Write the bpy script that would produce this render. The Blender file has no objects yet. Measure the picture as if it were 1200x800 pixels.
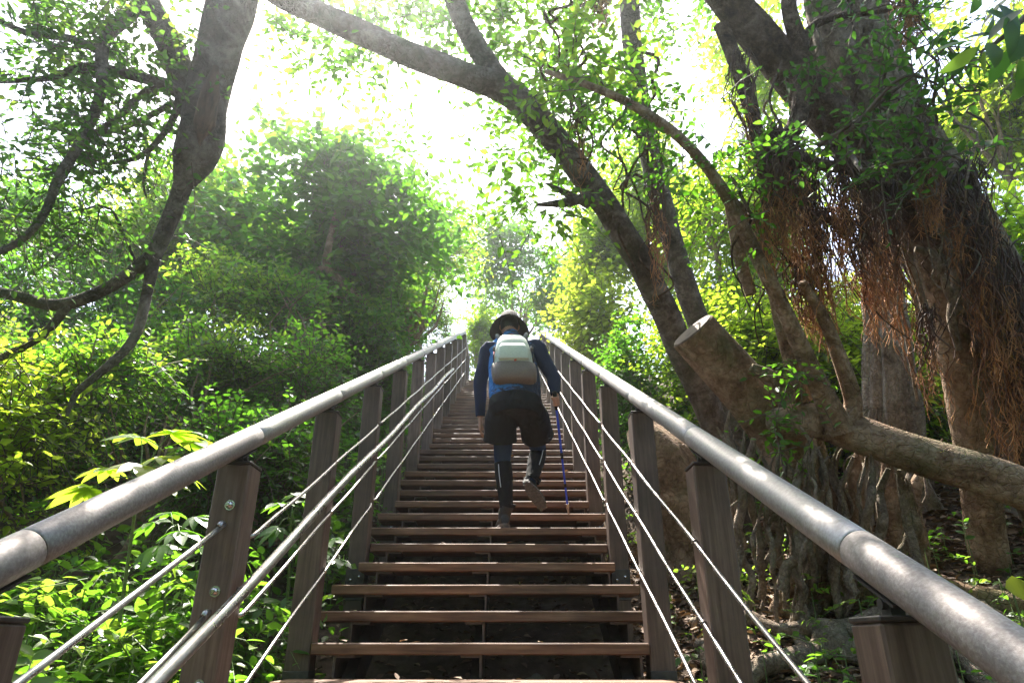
import bpy, math, random
import numpy as np
from mathutils import Vector, Matrix

R = math.radians
rs = np.random.RandomState(11)
random.seed(5)
scene = bpy.context.scene
COL = scene.collection

# ------------------------------------------------------------------ camera frame and stair frame
ALPHA = R(27.0)              # slope of the flight
PITCH = R(24.3)              # camera looks up, nearly along the flight
YAW = -0.0051
FPX = 786.0                  # focal length in pixels of the 1200 px wide photograph
C = np.array([0.0, 0.0, 1.85])
cp, sp = math.cos(PITCH), math.sin(PITCH)
cy, sy = math.cos(YAW), math.sin(YAW)
RIGHT = np.array([cy, sy, 0.0])
FWD = np.array([-sy * cp, cy * cp, sp])
UP = np.array([sy * sp, -cy * sp, cp])
U = np.array([0.0, math.cos(ALPHA), math.sin(ALPHA)])
N = np.array([0.0, -math.sin(ALPHA), math.cos(ALPHA)])
ZS = 1.66                    # distance from the camera to the plane of the nosings
TANA = math.tan(ALPHA)

def at(px, py, D):
    return C + D * (FWD + (px - 600) / FPX * RIGHT + (400 - py) / FPX * UP)

def S(x, d, h):
    return C + np.array([x, 0, 0]) + d * U + (h - ZS) * N

def path(*pts):
    return [at(*p) for p in pts]

def nrm(v):
    v = np.asarray(v, float)
    return v / np.maximum(np.linalg.norm(v, axis=-1, keepdims=True), 1e-9)

Z0 = S(0, 0, 0)              # a point of the nosing plane
Y_TOP = S(0, 16.2, 0)[1]
def stair_z(y):              # height of the nosing plane at y
    return Z0[2] + (np.minimum(y, Y_TOP) - Z0[1]) * TANA

# ------------------------------------------------------------------ materials
def newmat(name):
    m = bpy.data.materials.new(name)
    m.use_nodes = True
    nt = m.node_tree
    return m, nt, nt.nodes['Principled BSDF'], nt.nodes['Material Output']

def node(nt, t, **kw):
    n = nt.nodes.new(t)
    for k, v in kw.items():
        if k in n.inputs:
            n.inputs[k].default_value = v
        else:
            setattr(n, k, v)
    return n

def ramp(nt, src, stops):
    r = nt.nodes.new('ShaderNodeValToRGB')
    e = r.color_ramp.elements
    while len(e) < len(stops):
        e.new(0.5)
    for el, (p, c) in zip(e, stops):
        el.position = p
        el.color = (*c, 1)
    nt.links.new(src, r.inputs['Fac'])
    return r.outputs['Color']

def noise(nt, scale, detail=6.0, rough=0.6, stretch=None, space='Object', dist=0.0):
    tc = nt.nodes.new('ShaderNodeTexCoord')
    n = node(nt, 'ShaderNodeTexNoise', Scale=scale, Detail=detail, Roughness=rough, Distortion=dist)
    src = tc.outputs[space]
    if stretch:
        mp = nt.nodes.new('ShaderNodeMapping')
        mp.inputs['Scale'].default_value = stretch
        nt.links.new(src, mp.inputs['Vector'])
        src = mp.outputs['Vector']
    nt.links.new(src, n.inputs['Vector'])
    return n.outputs['Fac']

def bump(nt, bsdf, fac, strength=0.3, dist=0.01):
    b = node(nt, 'ShaderNodeBump', Strength=strength, Distance=dist)
    nt.links.new(fac, b.inputs['Height'])
    nt.links.new(b.outputs['Normal'], bsdf.inputs['Normal'])

def surf(name, stops, scale=8, stretch=None, rough=0.7, metal=0.0, bumpk=0.3, bdist=0.01, detail=8, spec=0.5, bscale=None, dist=0.0, rr=None, board=False):
    m, nt, b, out = newmat(name)
    f = noise(nt, scale, detail, 0.62, stretch, dist=dist)
    col = ramp(nt, f, stops)
    if board:      # every board has its own grain and tone, with weather stains
        oi = nt.nodes.new('ShaderNodeObjectInfo')
        for n_ in [q for q in nt.nodes if q.type == 'TEX_NOISE']:
            src = n_.inputs['Vector'].links[0].from_socket
            va = nt.nodes.new('ShaderNodeVectorMath'); va.operation = 'MULTIPLY_ADD'
            va.inputs[1].default_value = (37, 53, 41)
            nt.links.new(oi.outputs['Random'], va.inputs[0]); nt.links.new(src, va.inputs[2]); nt.links.new(va.outputs[0], n_.inputs['Vector'])
        f4 = noise(nt, 2.2, 6, .65)
        v4 = nt.nodes[-1].inputs['Vector'].links[0].from_socket
        vb = nt.nodes.new('ShaderNodeVectorMath'); vb.operation = 'MULTIPLY_ADD'; vb.inputs[1].default_value = (19, 23, 29)
        n4 = [q for q in nt.nodes if q.type == 'TEX_NOISE'][-1]
        nt.links.new(oi.outputs['Random'], vb.inputs[0]); nt.links.new(v4, vb.inputs[2]); nt.links.new(vb.outputs[0], n4.inputs['Vector'])
        mr0 = node(nt, 'ShaderNodeMapRange'); mr0.inputs['From Min'].default_value = .3; mr0.inputs['From Max'].default_value = .7
        mr0.inputs['To Min'].default_value = .55; mr0.inputs['To Max'].default_value = 1.25
        nt.links.new(f4, mr0.inputs['Value'])
        mr1 = node(nt, 'ShaderNodeMapRange'); mr1.inputs['To Min'].default_value = .75; mr1.inputs['To Max'].default_value = 1.25
        nt.links.new(oi.outputs['Random'], mr1.inputs['Value'])
        mm_ = node(nt, 'ShaderNodeMath', operation='MULTIPLY'); nt.links.new(mr0.outputs[0], mm_.inputs[0]); nt.links.new(mr1.outputs[0], mm_.inputs[1])
        vs_ = nt.nodes.new('ShaderNodeVectorMath'); vs_.operation = 'SCALE'
        nt.links.new(col, vs_.inputs[0]); nt.links.new(mm_.outputs[0], vs_.inputs['Scale'])
        col = vs_.outputs[0]
    nt.links.new(col, b.inputs['Base Color'])
    b.inputs['Roughness'].default_value = rough
    b.inputs['Metallic'].default_value = metal
    b.inputs['Specular IOR Level'].default_value = spec
    if rr:
        f3 = noise(nt, scale * 0.7 + 1.3, 5, 0.6, stretch)
        mr = node(nt, 'ShaderNodeMapRange')
        mr.inputs['From Min'].default_value = 0.35; mr.inputs['From Max'].default_value = 0.65
        mr.inputs['To Min'].default_value = rr[0]; mr.inputs['To Max'].default_value = rr[1]
        nt.links.new(f3, mr.inputs['Value'])
        nt.links.new(mr.outputs['Result'], b.inputs['Roughness'])
    if bumpk:
        f2 = f if bscale is None else noise(nt, bscale, 8, 0.65, stretch)
        bump(nt, b, f2, bumpk, bdist)
    return m

def plain(name, col, rough=0.6, metal=0.0, scale=120, var=0.25, bumpk=0.15):
    lo = tuple(c * (1 - var) for c in col)
    hi = tuple(min(1, c * (1 + var)) for c in col)
    return surf(name, [(0.35, lo), (0.65, hi)], scale, None, rough, metal, bumpk, 0.002)

def leafmat(name, stops, trans, rough=0.38, mixk=0.45, spec=0.45):
    """leaf blade: glossy reflecting side plus light let through; every leaf has its own tint"""
    m, nt, b, out = newmat(name)
    a = nt.nodes.new('ShaderNodeAttribute'); a.attribute_name = 'tint'
    nt.links.new(ramp(nt, a.outputs['Fac'], stops), b.inputs['Base Color'])
    b.inputs['Roughness'].default_value = rough
    b.inputs['Specular IOR Level'].default_value = spec
    t = nt.nodes.new('ShaderNodeBsdfTranslucent')
    nt.links.new(ramp(nt, a.outputs['Fac'], trans), t.inputs['Color'])
    mx = nt.nodes.new('ShaderNodeMixShader')
    mx.inputs['Fac'].default_value = mixk
    nt.links.new(b.outputs['BSDF'], mx.inputs[1])
    nt.links.new(t.outputs['BSDF'], mx.inputs[2])
    nt.links.new(mx.outputs['Shader'], out.inputs['Surface'])
    return m

M = {}
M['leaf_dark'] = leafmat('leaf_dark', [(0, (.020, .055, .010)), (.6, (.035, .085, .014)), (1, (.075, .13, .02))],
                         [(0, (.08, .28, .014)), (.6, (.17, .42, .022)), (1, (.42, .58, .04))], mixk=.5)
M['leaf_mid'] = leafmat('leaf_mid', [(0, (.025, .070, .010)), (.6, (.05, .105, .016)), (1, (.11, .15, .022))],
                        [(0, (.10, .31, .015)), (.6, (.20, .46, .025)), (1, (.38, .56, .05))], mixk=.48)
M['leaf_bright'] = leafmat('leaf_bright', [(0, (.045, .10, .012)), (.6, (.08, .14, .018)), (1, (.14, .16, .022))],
                           [(0, (.26, .48, .02)), (.6, (.44, .62, .035)), (1, (.60, .70, .06))], mixk=.58)  # light green leaf; also carries sunlit brightness painted into right-bank foliage
M['leaf_banyan'] = leafmat('leaf_banyan', [(0, (.020, .048, .012)), (.6, (.035, .078, .016)), (1, (.07, .11, .025))],
                           [(0, (.06, .19, .02)), (.6, (.14, .32, .03)), (1, (.34, .46, .05))], rough=.42, spec=.3)
M['leaf_dry'] = leafmat('leaf_dry', [(0, (.07, .055, .03)), (.6, (.12, .10, .05)), (1, (.16, .16, .07))],
                        [(0, (.10, .07, .03)), (.6, (.18, .14, .05)), (1, (.25, .25, .08))], rough=.8)
M['litter'] = leafmat('litter', [(0, (.07, .038, .022)), (.6, (.17, .10, .06)), (1, (.32, .23, .15))],
                      [(0, (.05, .03, .01)), (1, (.15, .08, .03))], rough=.75, mixk=.15)
def barkmat(name, stops, moss=None, scale=4.5):
    m, nt, b, out = newmat(name)
    f1 = noise(nt, scale, 10, .68, None, dist=.6); f2 = noise(nt, scale * 7, 8, .7)
    ma = node(nt, 'ShaderNodeMath', operation='MULTIPLY_ADD'); ma.inputs[1].default_value = .30
    nt.links.new(f2, ma.inputs[0])
    m2 = node(nt, 'ShaderNodeMath', operation='MULTIPLY'); m2.inputs[1].default_value = .72
    nt.links.new(f1, m2.inputs[0]); nt.links.new(m2.outputs[0], ma.inputs[2])
    col = ramp(nt, ma.outputs[0], stops)
    if moss:
        f3 = noise(nt, 2.3, 8, .7)
        mx = nt.nodes.new('ShaderNodeMix'); mx.data_type = 'RGBA'
        nt.links.new(ramp(nt, f3, [(.50, (0, 0, 0)), (.66, (.75, .75, .75))]), mx.inputs[0])
        nt.links.new(col, mx.inputs[6]); mx.inputs[7].default_value = (*moss, 1)
        col = mx.outputs[2]
    nt.links.new(col, b.inputs['Base Color'])
    b.inputs['Roughness'].default_value = .92; b.inputs['Specular IOR Level'].default_value = .15
    tc = nt.nodes.new('ShaderNodeTexCoord')
    vo = node(nt, 'ShaderNodeTexVoronoi', Scale=scale * 4.5); vo.feature = 'DISTANCE_TO_EDGE'
    wv = nt.nodes.new('ShaderNodeVectorMath'); wv.operation = 'MULTIPLY_ADD'
    nz = node(nt, 'ShaderNodeTexNoise', Scale=9., Detail=5.); nt.links.new(tc.outputs['Object'], nz.inputs['Vector'])
    nt.links.new(nz.outputs['Color'], wv.inputs[0]); wv.inputs[1].default_value = (.12, .12, .12)
    nt.links.new(tc.outputs['Object'], wv.inputs[2]); nt.links.new(wv.outputs[0], vo.inputs['Vector'])
    cr = node(nt, 'ShaderNodeMapRange'); cr.inputs['From Max'].default_value = .12; nt.links.new(vo.outputs['Distance'], cr.inputs['Value'])
    m4 = node(nt, 'ShaderNodeMath', operation='MULTIPLY_ADD'); m4.inputs[1].default_value = .22
    nt.links.new(cr.outputs[0], m4.inputs[0]); nt.links.new(ma.outputs[0], m4.inputs[2])
    bump(nt, b, m4.outputs[0], 1.0, .035)
    return m
M['bark'] = barkmat('bark', [(.36, (.07, .042, .026)), (.5, (.235, .155, .10)), (.64, (.43, .325, .235))], (.075, .085, .035))
M['bark_pale'] = barkmat('bark_pale', [(.36, (.08, .06, .045)), (.5, (.24, .19, .14)), (.64, (.44, .37, .30))], (.10, .11, .06))
M['bark_grey'] = barkmat('bark_grey', [(.36, (.03, .024, .020)), (.5, (.10, .08, .066)), (.64, (.24, .205, .18))], (.075, .085, .05))
M['bark_dark'] = barkmat('bark_dark', [(.36, (.018, .011, .008)), (.5, (.085, .055, .038)), (.64, (.22, .16, .12))], None, 9.)
M['twig'] = surf('twig', [(.3, (.05, .035, .025)), (.7, (.14, .10, .075))], 20, None, .85, 0, .4, .005)
M['root'] = barkmat('root', [(.36, (.07, .05, .036)), (.5, (.23, .175, .13)), (.64, (.40, .33, .26))], (.09, .095, .05), 9.)
M['cut_wood'] = surf('cut_wood', [(.35, (.075, .05, .034)), (.65, (.16, .11, .075))], 14, None, .85, 0, .4, .006)
M['char'] = surf('char', [(.3, (.02, .014, .012)), (.55, (.10, .055, .035)), (.75, (.22, .13, .08))], 9, (3, 3, .5), .9, 0, .7, .02)
m, nt, b, out = newmat('aerial_root_fibre')
a = nt.nodes.new('ShaderNodeAttribute'); a.attribute_name = 'tint'
nt.links.new(ramp(nt, a.outputs['Fac'], [(0, (.055, .028, .018)), (.35, (.11, .052, .03)), (.7, (.32, .14, .055)), (1, (.55, .27, .10))]), b.inputs['Base Color'])
b.inputs['Roughness'].default_value = .75
M['fibre'] = m

# ------------------------------------------------------------------ mesh building
class MB:
    """collects vertices and faces; build() links them as ONE mesh object"""
    def __init__(self):
        self.v, self.t, self.q, self.tint = [], [], [], []
        self.qm, self.tm = [], []
        self.n = 0
    def add(self, v, quads=None, tris=None, mat=0, tint=None):
        v = np.asarray(v, float).reshape(-1, 3)
        self.v.append(v)
        self.tint.append(np.full(len(v), .5) if tint is None else np.broadcast_to(np.asarray(tint, float), (len(v),)))
        if quads is not None and len(quads):
            q = np.asarray(quads, int).reshape(-1, 4) + self.n
            self.q.append(q); self.qm.append(np.full(len(q), mat, int))
        if tris is not None and len(tris):
            t = np.asarray(tris, int).reshape(-1, 3) + self.n
            self.t.append(t); self.tm.append(np.full(len(t), mat, int))
        self.n += len(v)
    def box(self, c, size, X=(1, 0, 0), Y=(0, 1, 0), Z=(0, 0, 1), bevel=0.0, mat=0):
        c = np.asarray(c, float); X, Y, Z = (np.asarray(a, float) for a in (X, Y, Z))
        hx, hy, hz = (s / 2 for s in size)
        if bevel <= 0:
            k = [(-1, -1, -1), (1, -1, -1), (1, 1, -1), (-1, 1, -1), (-1, -1, 1), (1, -1, 1), (1, 1, 1), (-1, 1, 1)]
            v = [c + X * hx * a + Y * hy * b_ + Z * hz * d for a, b_, d in k]
            self.add(v, [(0, 3, 2, 1), (4, 5, 6, 7), (0, 1, 5, 4), (1, 2, 6, 5), (2, 3, 7, 6), (3, 0, 4, 7)], mat=mat)
            return
        b_ = bevel
        v = []; idx = {}
        for sx in (-1, 1):
            for sy_ in (-1, 1):
                for sz in (-1, 1):
                    for ax in range(3):
                        o = [hx - b_, hy - b_, hz - b_]
                        o[ax] = (hx, hy, hz)[ax]
                        idx[(sx, sy_, sz, ax)] = len(v)
                        v.append(c + X * o[0] * sx + Y * o[1] * sy_ + Z * o[2] * sz)
        q, t = [], []
        for s in (-1, 1):
            q.append([idx[(s, a, d, 0)] for a, d in ((-1, -1), (1, -1), (1, 1), (-1, 1))][::s])
            q.append([idx[(a, s, d, 1)] for a, d in ((-1, -1), (-1, 1), (1, 1), (1, -1))][::s])
            q.append([idx[(a, d, s, 2)] for a, d in ((-1, -1), (1, -1), (1, 1), (-1, 1))][::s])
        for s1 in (-1, 1):
            for s2 in (-1, 1):
                q.append([idx[(s1, s2, -1, 0)], idx[(s1, s2, 1, 0)], idx[(s1, s2, 1, 1)], idx[(s1, s2, -1, 1)]])
                q.append([idx[(s1, -1, s2, 0)], idx[(s1, 1, s2, 0)], idx[(s1, 1, s2, 2)], idx[(s1, -1, s2, 2)]])
                q.append([idx[(-1, s1, s2, 1)], idx[(1, s1, s2, 1)], idx[(1, s1, s2, 2)], idx[(-1, s1, s2, 2)]])
                for s3 in (-1, 1):
                    t.append([idx[(s1, s2, s3, 0)], idx[(s1, s2, s3, 1)], idx[(s1, s2, s3, 2)]])
        self.add(v, q, t, mat=mat)
    def tube(self, pts, rad, sides=10, caps=True, mat=0, wob=0.0, flute=0.0, nf=5, seed=0, tint=None, flat=None):
        """tube along pts; rad: number, list per point; wob/flute: lumps and ridges of bark"""
        pts = np.asarray(pts, float)
        n = len(pts)
        rad = np.broadcast_to(np.asarray(rad, float), (n,))
        T = nrm(np.gradient(pts, axis=0))
        ref = np.array([1.0, 0, 0]) if abs(T[0][0]) < .8 else np.array([0, 1.0, 0])
        A = np.zeros((n, 3)); A[0] = nrm(ref - T[0] * ref.dot(T[0]))
        for i in range(1, n):
            v = A[i - 1] - T[i] * A[i - 1].dot(T[i])
            A[i] = nrm(v)
        B = np.cross(T, A)
        th = np.linspace(0, 2 * math.pi, sides, endpoint=False)
        rr = np.repeat(rad[:, None], sides, 1)
        if wob or flute:
            r_ = np.random.RandomState(seed + 77)
            s = np.concatenate([[0], np.cumsum(np.linalg.norm(np.diff(pts, axis=0), axis=1))])
            w = np.zeros((n, sides))
            for _ in range(9):
                kk = r_.randint(1, 5); fr = r_.uniform(1.2, 9) ; ph = r_.uniform(0, 6.3)
                w += np.sin(kk * th[None, :] + fr * s[:, None] + ph) * np.sin(fr * .7 * s[:, None] + ph * 2)
            rr = rr * (1 + wob * w / 2.4)
            if flute:
                f = np.zeros((n, sides))
                for k in (nf, nf + 2):
                    ph = r_.uniform(0, 6.3); tw = r_.uniform(-.6, .6)
                    f += np.abs(np.sin((k * th[None, :] + tw * s[:, None]) / 2 + ph)) - .6
                rr = rr * (1 + flute * f)
        ca, sa = np.cos(th), np.sin(th)
        if flat is not None:
            sa = sa * flat
        v = pts[:, None, :] + rr[:, :, None] * (ca[None, :, None] * A[:, None, :] + sa[None, :, None] * B[:, None, :])
        i = np.arange(n - 1)[:, None] * sides; j = np.arange(sides)[None, :]; j2 = (j + 1) % sides
        q = np.stack([i + j, i + j2, i + sides + j2, i + sides + j], -1).reshape(-1, 4)
        V = v.reshape(-1, 3); tr = []
        tv = None if tint is None else np.repeat(np.broadcast_to(np.asarray(tint, float), (n,)), sides)
        if caps:
            n0 = n * sides
            V = np.vstack([V, V[:sides], V[n0 - sides:n0], pts[0], pts[-1]])
            for k in range(sides):
                k2 = (k + 1) % sides
                tr.append((n0 + 2 * sides, n0 + k2, n0 + k))
                tr.append((n0 + 2 * sides + 1, n0 + sides + k, n0 + sides + k2))
            if tv is not None:
                tv = np.concatenate([tv, np.full(sides, tv[0]), np.full(sides, tv[-1]), [tv[0], tv[-1]]])
        self.add(V, q, tr, mat=mat, tint=tv)
    def ball(self, c, r, seg=10, rings=7, mat=0, axes=None):
        c = np.asarray(c, float); r = np.broadcast_to(np.asarray(r, float), (3,))
        A = np.eye(3) if axes is None else np.asarray(axes, float)
        v = [c + r[2] * A[2]]
        for i in range(1, rings):
            ph = math.pi * i / rings
            for j in range(seg):
                t_ = 2 * math.pi * j / seg
                v.append(c + r[0] * math.sin(ph) * math.cos(t_) * A[0] + r[1] * math.sin(ph) * math.sin(t_) * A[1] + r[2] * math.cos(ph) * A[2])
        v.append(c - r[2] * A[2])
        q, t_ = [], []
        for j in range(seg):
            t_.append((0, 1 + j, 1 + (j + 1) % seg))
            l = 1 + (rings - 2) * seg
            t_.append((len(v) - 1, l + (j + 1) % seg, l + j))
            for i in range(rings - 2):
                a_ = 1 + i * seg
                q.append((a_ + j, a_ + seg + j, a_ + seg + (j + 1) % seg, a_ + (j + 1) % seg))
        self.add(v, q, t_, mat=mat)
    def mesh(self, name, mats, origin=(0, 0, 0), smooth=True):
        me = bpy.data.meshes.new(name)
        v = np.vstack(self.v) - np.asarray(origin, float)
        q = np.vstack(self.q) if self.q else np.zeros((0, 4), int)
        t = np.vstack(self.t) if self.t else np.zeros((0, 3), int)
        me.vertices.add(len(v)); me.vertices.foreach_set('co', v.astype(np.float32).ravel())
        me.loops.add(q.size + t.size)
        me.loops.foreach_set('vertex_index', np.concatenate([q.ravel(), t.ravel()]).astype(np.int32))
        me.polygons.add(len(q) + len(t))
        st = np.concatenate([np.arange(len(q)) * 4, q.size + np.arange(len(t)) * 3]).astype(np.int32)
        me.polygons.foreach_set('loop_start', st)
        mi = np.concatenate([np.concatenate(self.qm) if self.qm else np.zeros(0, int), np.concatenate(self.tm) if self.tm else np.zeros(0, int)])
        me.polygons.foreach_set('material_index', mi.astype(np.int32))
        me.polygons.foreach_set('use_smooth', np.full(len(mi), smooth))
        a_ = me.attributes.new('tint', 'FLOAT', 'POINT')
        a_.data.foreach_set('value', np.concatenate(self.tint).astype(np.float32))
        for mm in (mats if isinstance(mats, (list, tuple)) else [mats]):
            me.materials.append(mm)
        me.update(calc_edges=True)
        me.validate()
        return me
    def build(self, name, mats, parent=None, origin=None, smooth=True):
        """verts are in world space; the object is placed at the parent's base (or origin)"""
        if parent is not None:
            o_ = wloc(parent)
        else:
            o_ = np.zeros(3) if origin is None else np.asarray(origin, float)
        me = self.mesh(name, mats, o_, smooth)
        o = bpy.data.objects.new(name, me); COL.objects.link(o)
        if parent is not None:
            o.parent = parent
        else:
            o.location = o_
        return o

def wloc(o):
    w = np.zeros(3)
    while o is not None:
        w = w + np.array(o.location); o = o.parent
    return w

def tag(o, label=None, cat=None, group=None, kind=None):
    if label: o['label'] = label
    if cat: o['category'] = cat
    if group: o['group'] = group
    if kind: o['kind'] = kind
    return o

def thing(name, label, cat, loc, group=None):
    o = bpy.data.objects.new(name, None); COL.objects.link(o)
    o.location = tuple(float(a) for a in loc); o.empty_display_size = .2
    return tag(o, label, cat, group)

def spline(pts, step=0.08, r=None):
    """Catmull-Rom through pts (and radii), resampled"""
    p = np.asarray(pts, float)
    rr = None if r is None else np.asarray(r, float)
    if len(p) == 2:
        p = np.vstack([p[0], p.mean(0), p[1]]); rr = None if rr is None else np.array([rr[0], rr.mean(), rr[1]])
    e = np.vstack([2 * p[0] - p[1], p, 2 * p[-1] - p[-2]])
    er = None if rr is None else np.concatenate([[rr[0]], rr, [rr[-1]]])
    out, ro = [], []
    for i in range(1, len(e) - 2):
        n = max(2, int(np.linalg.norm(e[i + 1] - e[i]) / step))
        for t in np.linspace(0, 1, n, endpoint=False):
            a_, b_, c_, d_ = e[i - 1], e[i], e[i + 1], e[i + 2]
            out.append(.5 * (2 * b_ + (c_ - a_) * t + (2 * a_ - 5 * b_ + 4 * c_ - d_) * t * t + (3 * b_ - a_ - 3 * c_ + d_) * t ** 3))
            if er is not None:
                ro.append(er[i] * (1 - t) + er[i + 1] * t)
    out.append(e[-2])
    if er is not None:
        ro.append(er[-2])
        return np.array(out), np.array(ro)
    return np.array(out)

def limb(mb, pts, r, sides=12, step=.08, wob=.06, flute=0., nf=5, seed=0, mat=0):
    p, rr = spline(pts, step, r)
    mb.tube(p, rr, sides, True, mat, wob, flute, nf, seed)
    return p, rr

# ------------------------------------------------------------------ leaves
def leaves(mb, P, D, Nn, L, W, tint, mat=0, fold=.25, droop=.12, shape=0):
    """a leaf blade folded along its midrib for each row"""
    P = np.asarray(P, float); D = nrm(D); Sd = nrm(np.cross(D, Nn)); Nn = np.cross(Sd, D)
    n = len(P)
    L = np.broadcast_to(L, (n,))[:, None]; W = np.broadcast_to(W, (n,))[:, None] / 2
    if shape == 1:      # larger blade with a curved midrib
        ts = [0, .12, .38, .7, .9, 1.]; ws = [.06, .55, 1., .72, .30, 0]
        mid = [P + D * L * t - Nn * L * droop * 1.4 * t * t for t in ts]
        lf = [mid[i] + Sd * W * ws[i] + Nn * W * fold * ws[i] for i in range(1, 5)]
        rt = [mid[i] - Sd * W * ws[i] + Nn * W * fold * ws[i] for i in range(1, 5)]
        V = np.stack(mid + lf + rt, 1).reshape(-1, 3); k = 14
        f4 = [(1, 6, 7, 2), (2, 7, 8, 3), (3, 8, 9, 4), (2, 11, 10, 1), (3, 12, 11, 2), (4, 13, 12, 3)]
        f3 = [(0, 6, 1), (4, 9, 5), (0, 1, 10), (4, 5, 13)]
        q = (np.arange(n)[:, None, None] * k + np.array(f4)[None]).reshape(-1, 4)
        t3 = (np.arange(n)[:, None, None] * k + np.array(f3)[None]).reshape(-1, 3)
        mb.add(V, q, t3, mat=mat, tint=np.repeat(tint, k))
        return
    up = Nn * fold * W
    v = np.stack([P, P + D * L * .32 + Sd * W + up - Nn * L * droop * .1, P + D * L * .72 + Sd * W * .7 + up * .7 - Nn * L * droop * .5,
                  P + D * L - Nn * L * droop,
                  P + D * L * .72 - Sd * W * .7 + up * .7 - Nn * L * droop * .5, P + D * L * .32 - Sd * W + up - Nn * L * droop * .1], 1)
    q = (np.arange(n)[:, None, None] * 6 + np.array([[0, 1, 2, 3], [0, 3, 4, 5]])[None]).reshape(-1, 4)
    mb.add(v.reshape(-1, 3), q, mat=mat, tint=np.repeat(tint, 6))

def lump(p, f, seed):
    r_ = np.random.RandomState(seed)
    w = np.zeros(len(p))
    for _ in range(7):
        k = nrm(r_.normal(size=3)) * f * r_.uniform(.6, 1.7)
        w += np.sin(p @ k + r_.uniform(0, 6.3))
    return w / 2.2

def sprays(mb, P, D, per=9, L=.08, W=.04, seed=0, gap=.6, droop=.25, flat=.5, tintlo=0, tinthi=1, mat=0, twigmat=1, twigr=.003, shape=0):
    """leafy twigs: P start points, D directions; leaves alternate along each"""
    r_ = np.random.RandomState(seed)
    P = np.asarray(P, float); D = nrm(D); n = len(P)
    tl = per * L * gap * r_.uniform(.6, 1.25, n)
    side = nrm(np.cross(D, r_.normal(size=(n, 3)) * .4 + np.array([0, 0, 1.]))); upv = np.cross(side, D)
    s = (np.arange(per) + .6) / per
    pos = P[:, None, :] + D[:, None, :] * (tl[:, None] * s)[:, :, None]
    pos[:, :, 2] -= droop * tl[:, None] * s ** 2
    sg = np.where(np.arange(per) % 2 == 0, 1., -1.)
    jit = r_.normal(size=(n, per, 3))
    ld = D[:, None, :] * .55 + side[:, None, :] * sg[None, :, None] * .9 + upv[:, None, :] * .12 + jit * .28
    ld[:, :, 2] -= .18
    nn = upv[:, None, :] * flat + np.array([0, 0, .5]) + r_.normal(size=(n, per, 3)) * .38
    tw = np.clip(r_.beta(1.6, 2.2, n) * .6 + .2 + .28 * lump(P, 1.5, seed + 5), 0, 1)
    ti = np.clip(tw[:, None] * .8 + r_.uniform(0, .35, (n, per)), 0, 1) * (tinthi - tintlo) + tintlo
    sz = r_.uniform(.6, 1.2, (n, per)) * (1 - .35 * s[None, :])
    leaves(mb, pos.reshape(-1, 3), ld.reshape(-1, 3), nn.reshape(-1, 3), L * sz.ravel(), W * sz.ravel(), ti.ravel(), mat=mat, shape=shape)
    if twigr:
        tk = np.array([0, .5, 1.])
        c = P[:, None, :] + D[:, None, :] * (tl[:, None] * tk)[:, :, None]
        c[:, :, 2] -= droop * tl[:, None] * tk ** 2
        th = np.array([0, 2.09, 4.19])
        off = side[:, None, None, :] * np.cos(th)[None, None, :, None] + upv[:, None, None, :] * np.sin(th)[None, None, :, None]
        v = c[:, :, None, :] + off * (twigr * np.array([1.3, 1, .5]))[None, :, None, None]
        q = []
        for i in range(2):
            for j in range(3):
                q.append((i * 3 + j, i * 3 + (j + 1) % 3, i * 3 + 3 + (j + 1) % 3, i * 3 + 3 + j))
        q = (np.arange(n)[:, None, None] * 9 + np.array(q)[None]).reshape(-1, 4)
        mb.add(v.reshape(-1, 3), q, mat=twigmat)

def crown_points(blobs, n, seed, clump=.0, freq=2.2, inner=.45, low=-.75):
    r_ = np.random.RandomState(seed)
    P, D = [], []
    wt = np.array([(r[0] * r[1] + r[1] * r[2] + r[0] * r[2]) for c, r in blobs]); wt = wt / wt.sum()
    for (c, r), w in zip(blobs, wt):
        k = int(n * w * 3) + 5
        u = nrm(r_.normal(size=(k, 3)))
        u = u[u[:, 2] > low]
        rad = r_.uniform(inner ** 2, 1.06, len(u)) ** .5
        rad = rad * (1 + .26 * lump(u, 3.2, seed + 9))
        p = np.asarray(c) + u * rad[:, None] * np.asarray(r)
        keep = lump(p, freq, seed) > clump
        p, u = p[keep], u[keep]
        m_ = int(n * w)
        P.append(p[:m_]); d = u + r_.normal(size=u.shape) * .45; d[:, 2] += .1
        d = d[:m_]
        k_ = r_.uniform(size=len(d)) < .16       # shoots that stand out of the surface
        P[-1] = P[-1] + nrm(d) * (k_ * r_.uniform(.05, .32, len(d)))[:, None] * min(1, max(r[0], r[2]))
        D.append(d)
    return np.vstack(P), np.vstack(D)

def make_crown(name, blobs, n, per, L, W, leafm, seed, parent=None, clump=-.1, freq=2.2, inner=.45, droop=.25, flat=.5, low=-.75, twigr=.004, tr=(0, 1)):
    mb = MB()
    P, D = crown_points(blobs, n, seed, clump, freq, inner, low)
    inside = (P[:, 0] > -1.62) & (P[:, 0] < 1.32) & (P[:, 1] < Y_TOP + 1.5) & (P[:, 2] < stair_z(P[:, 1]) + 2.7)
    keep = ~inside & (P[:, 2] > ground_z(P[:, 0], P[:, 1]) + .05)
    P, D = P[keep], D[keep]
    sprays(mb, P, D, per, L, W, seed, droop=droop, flat=flat, twigr=twigr, tintlo=tr[0], tinthi=tr[1])
    return mb.build(name, [leafm, M['twig']], parent)

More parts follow.
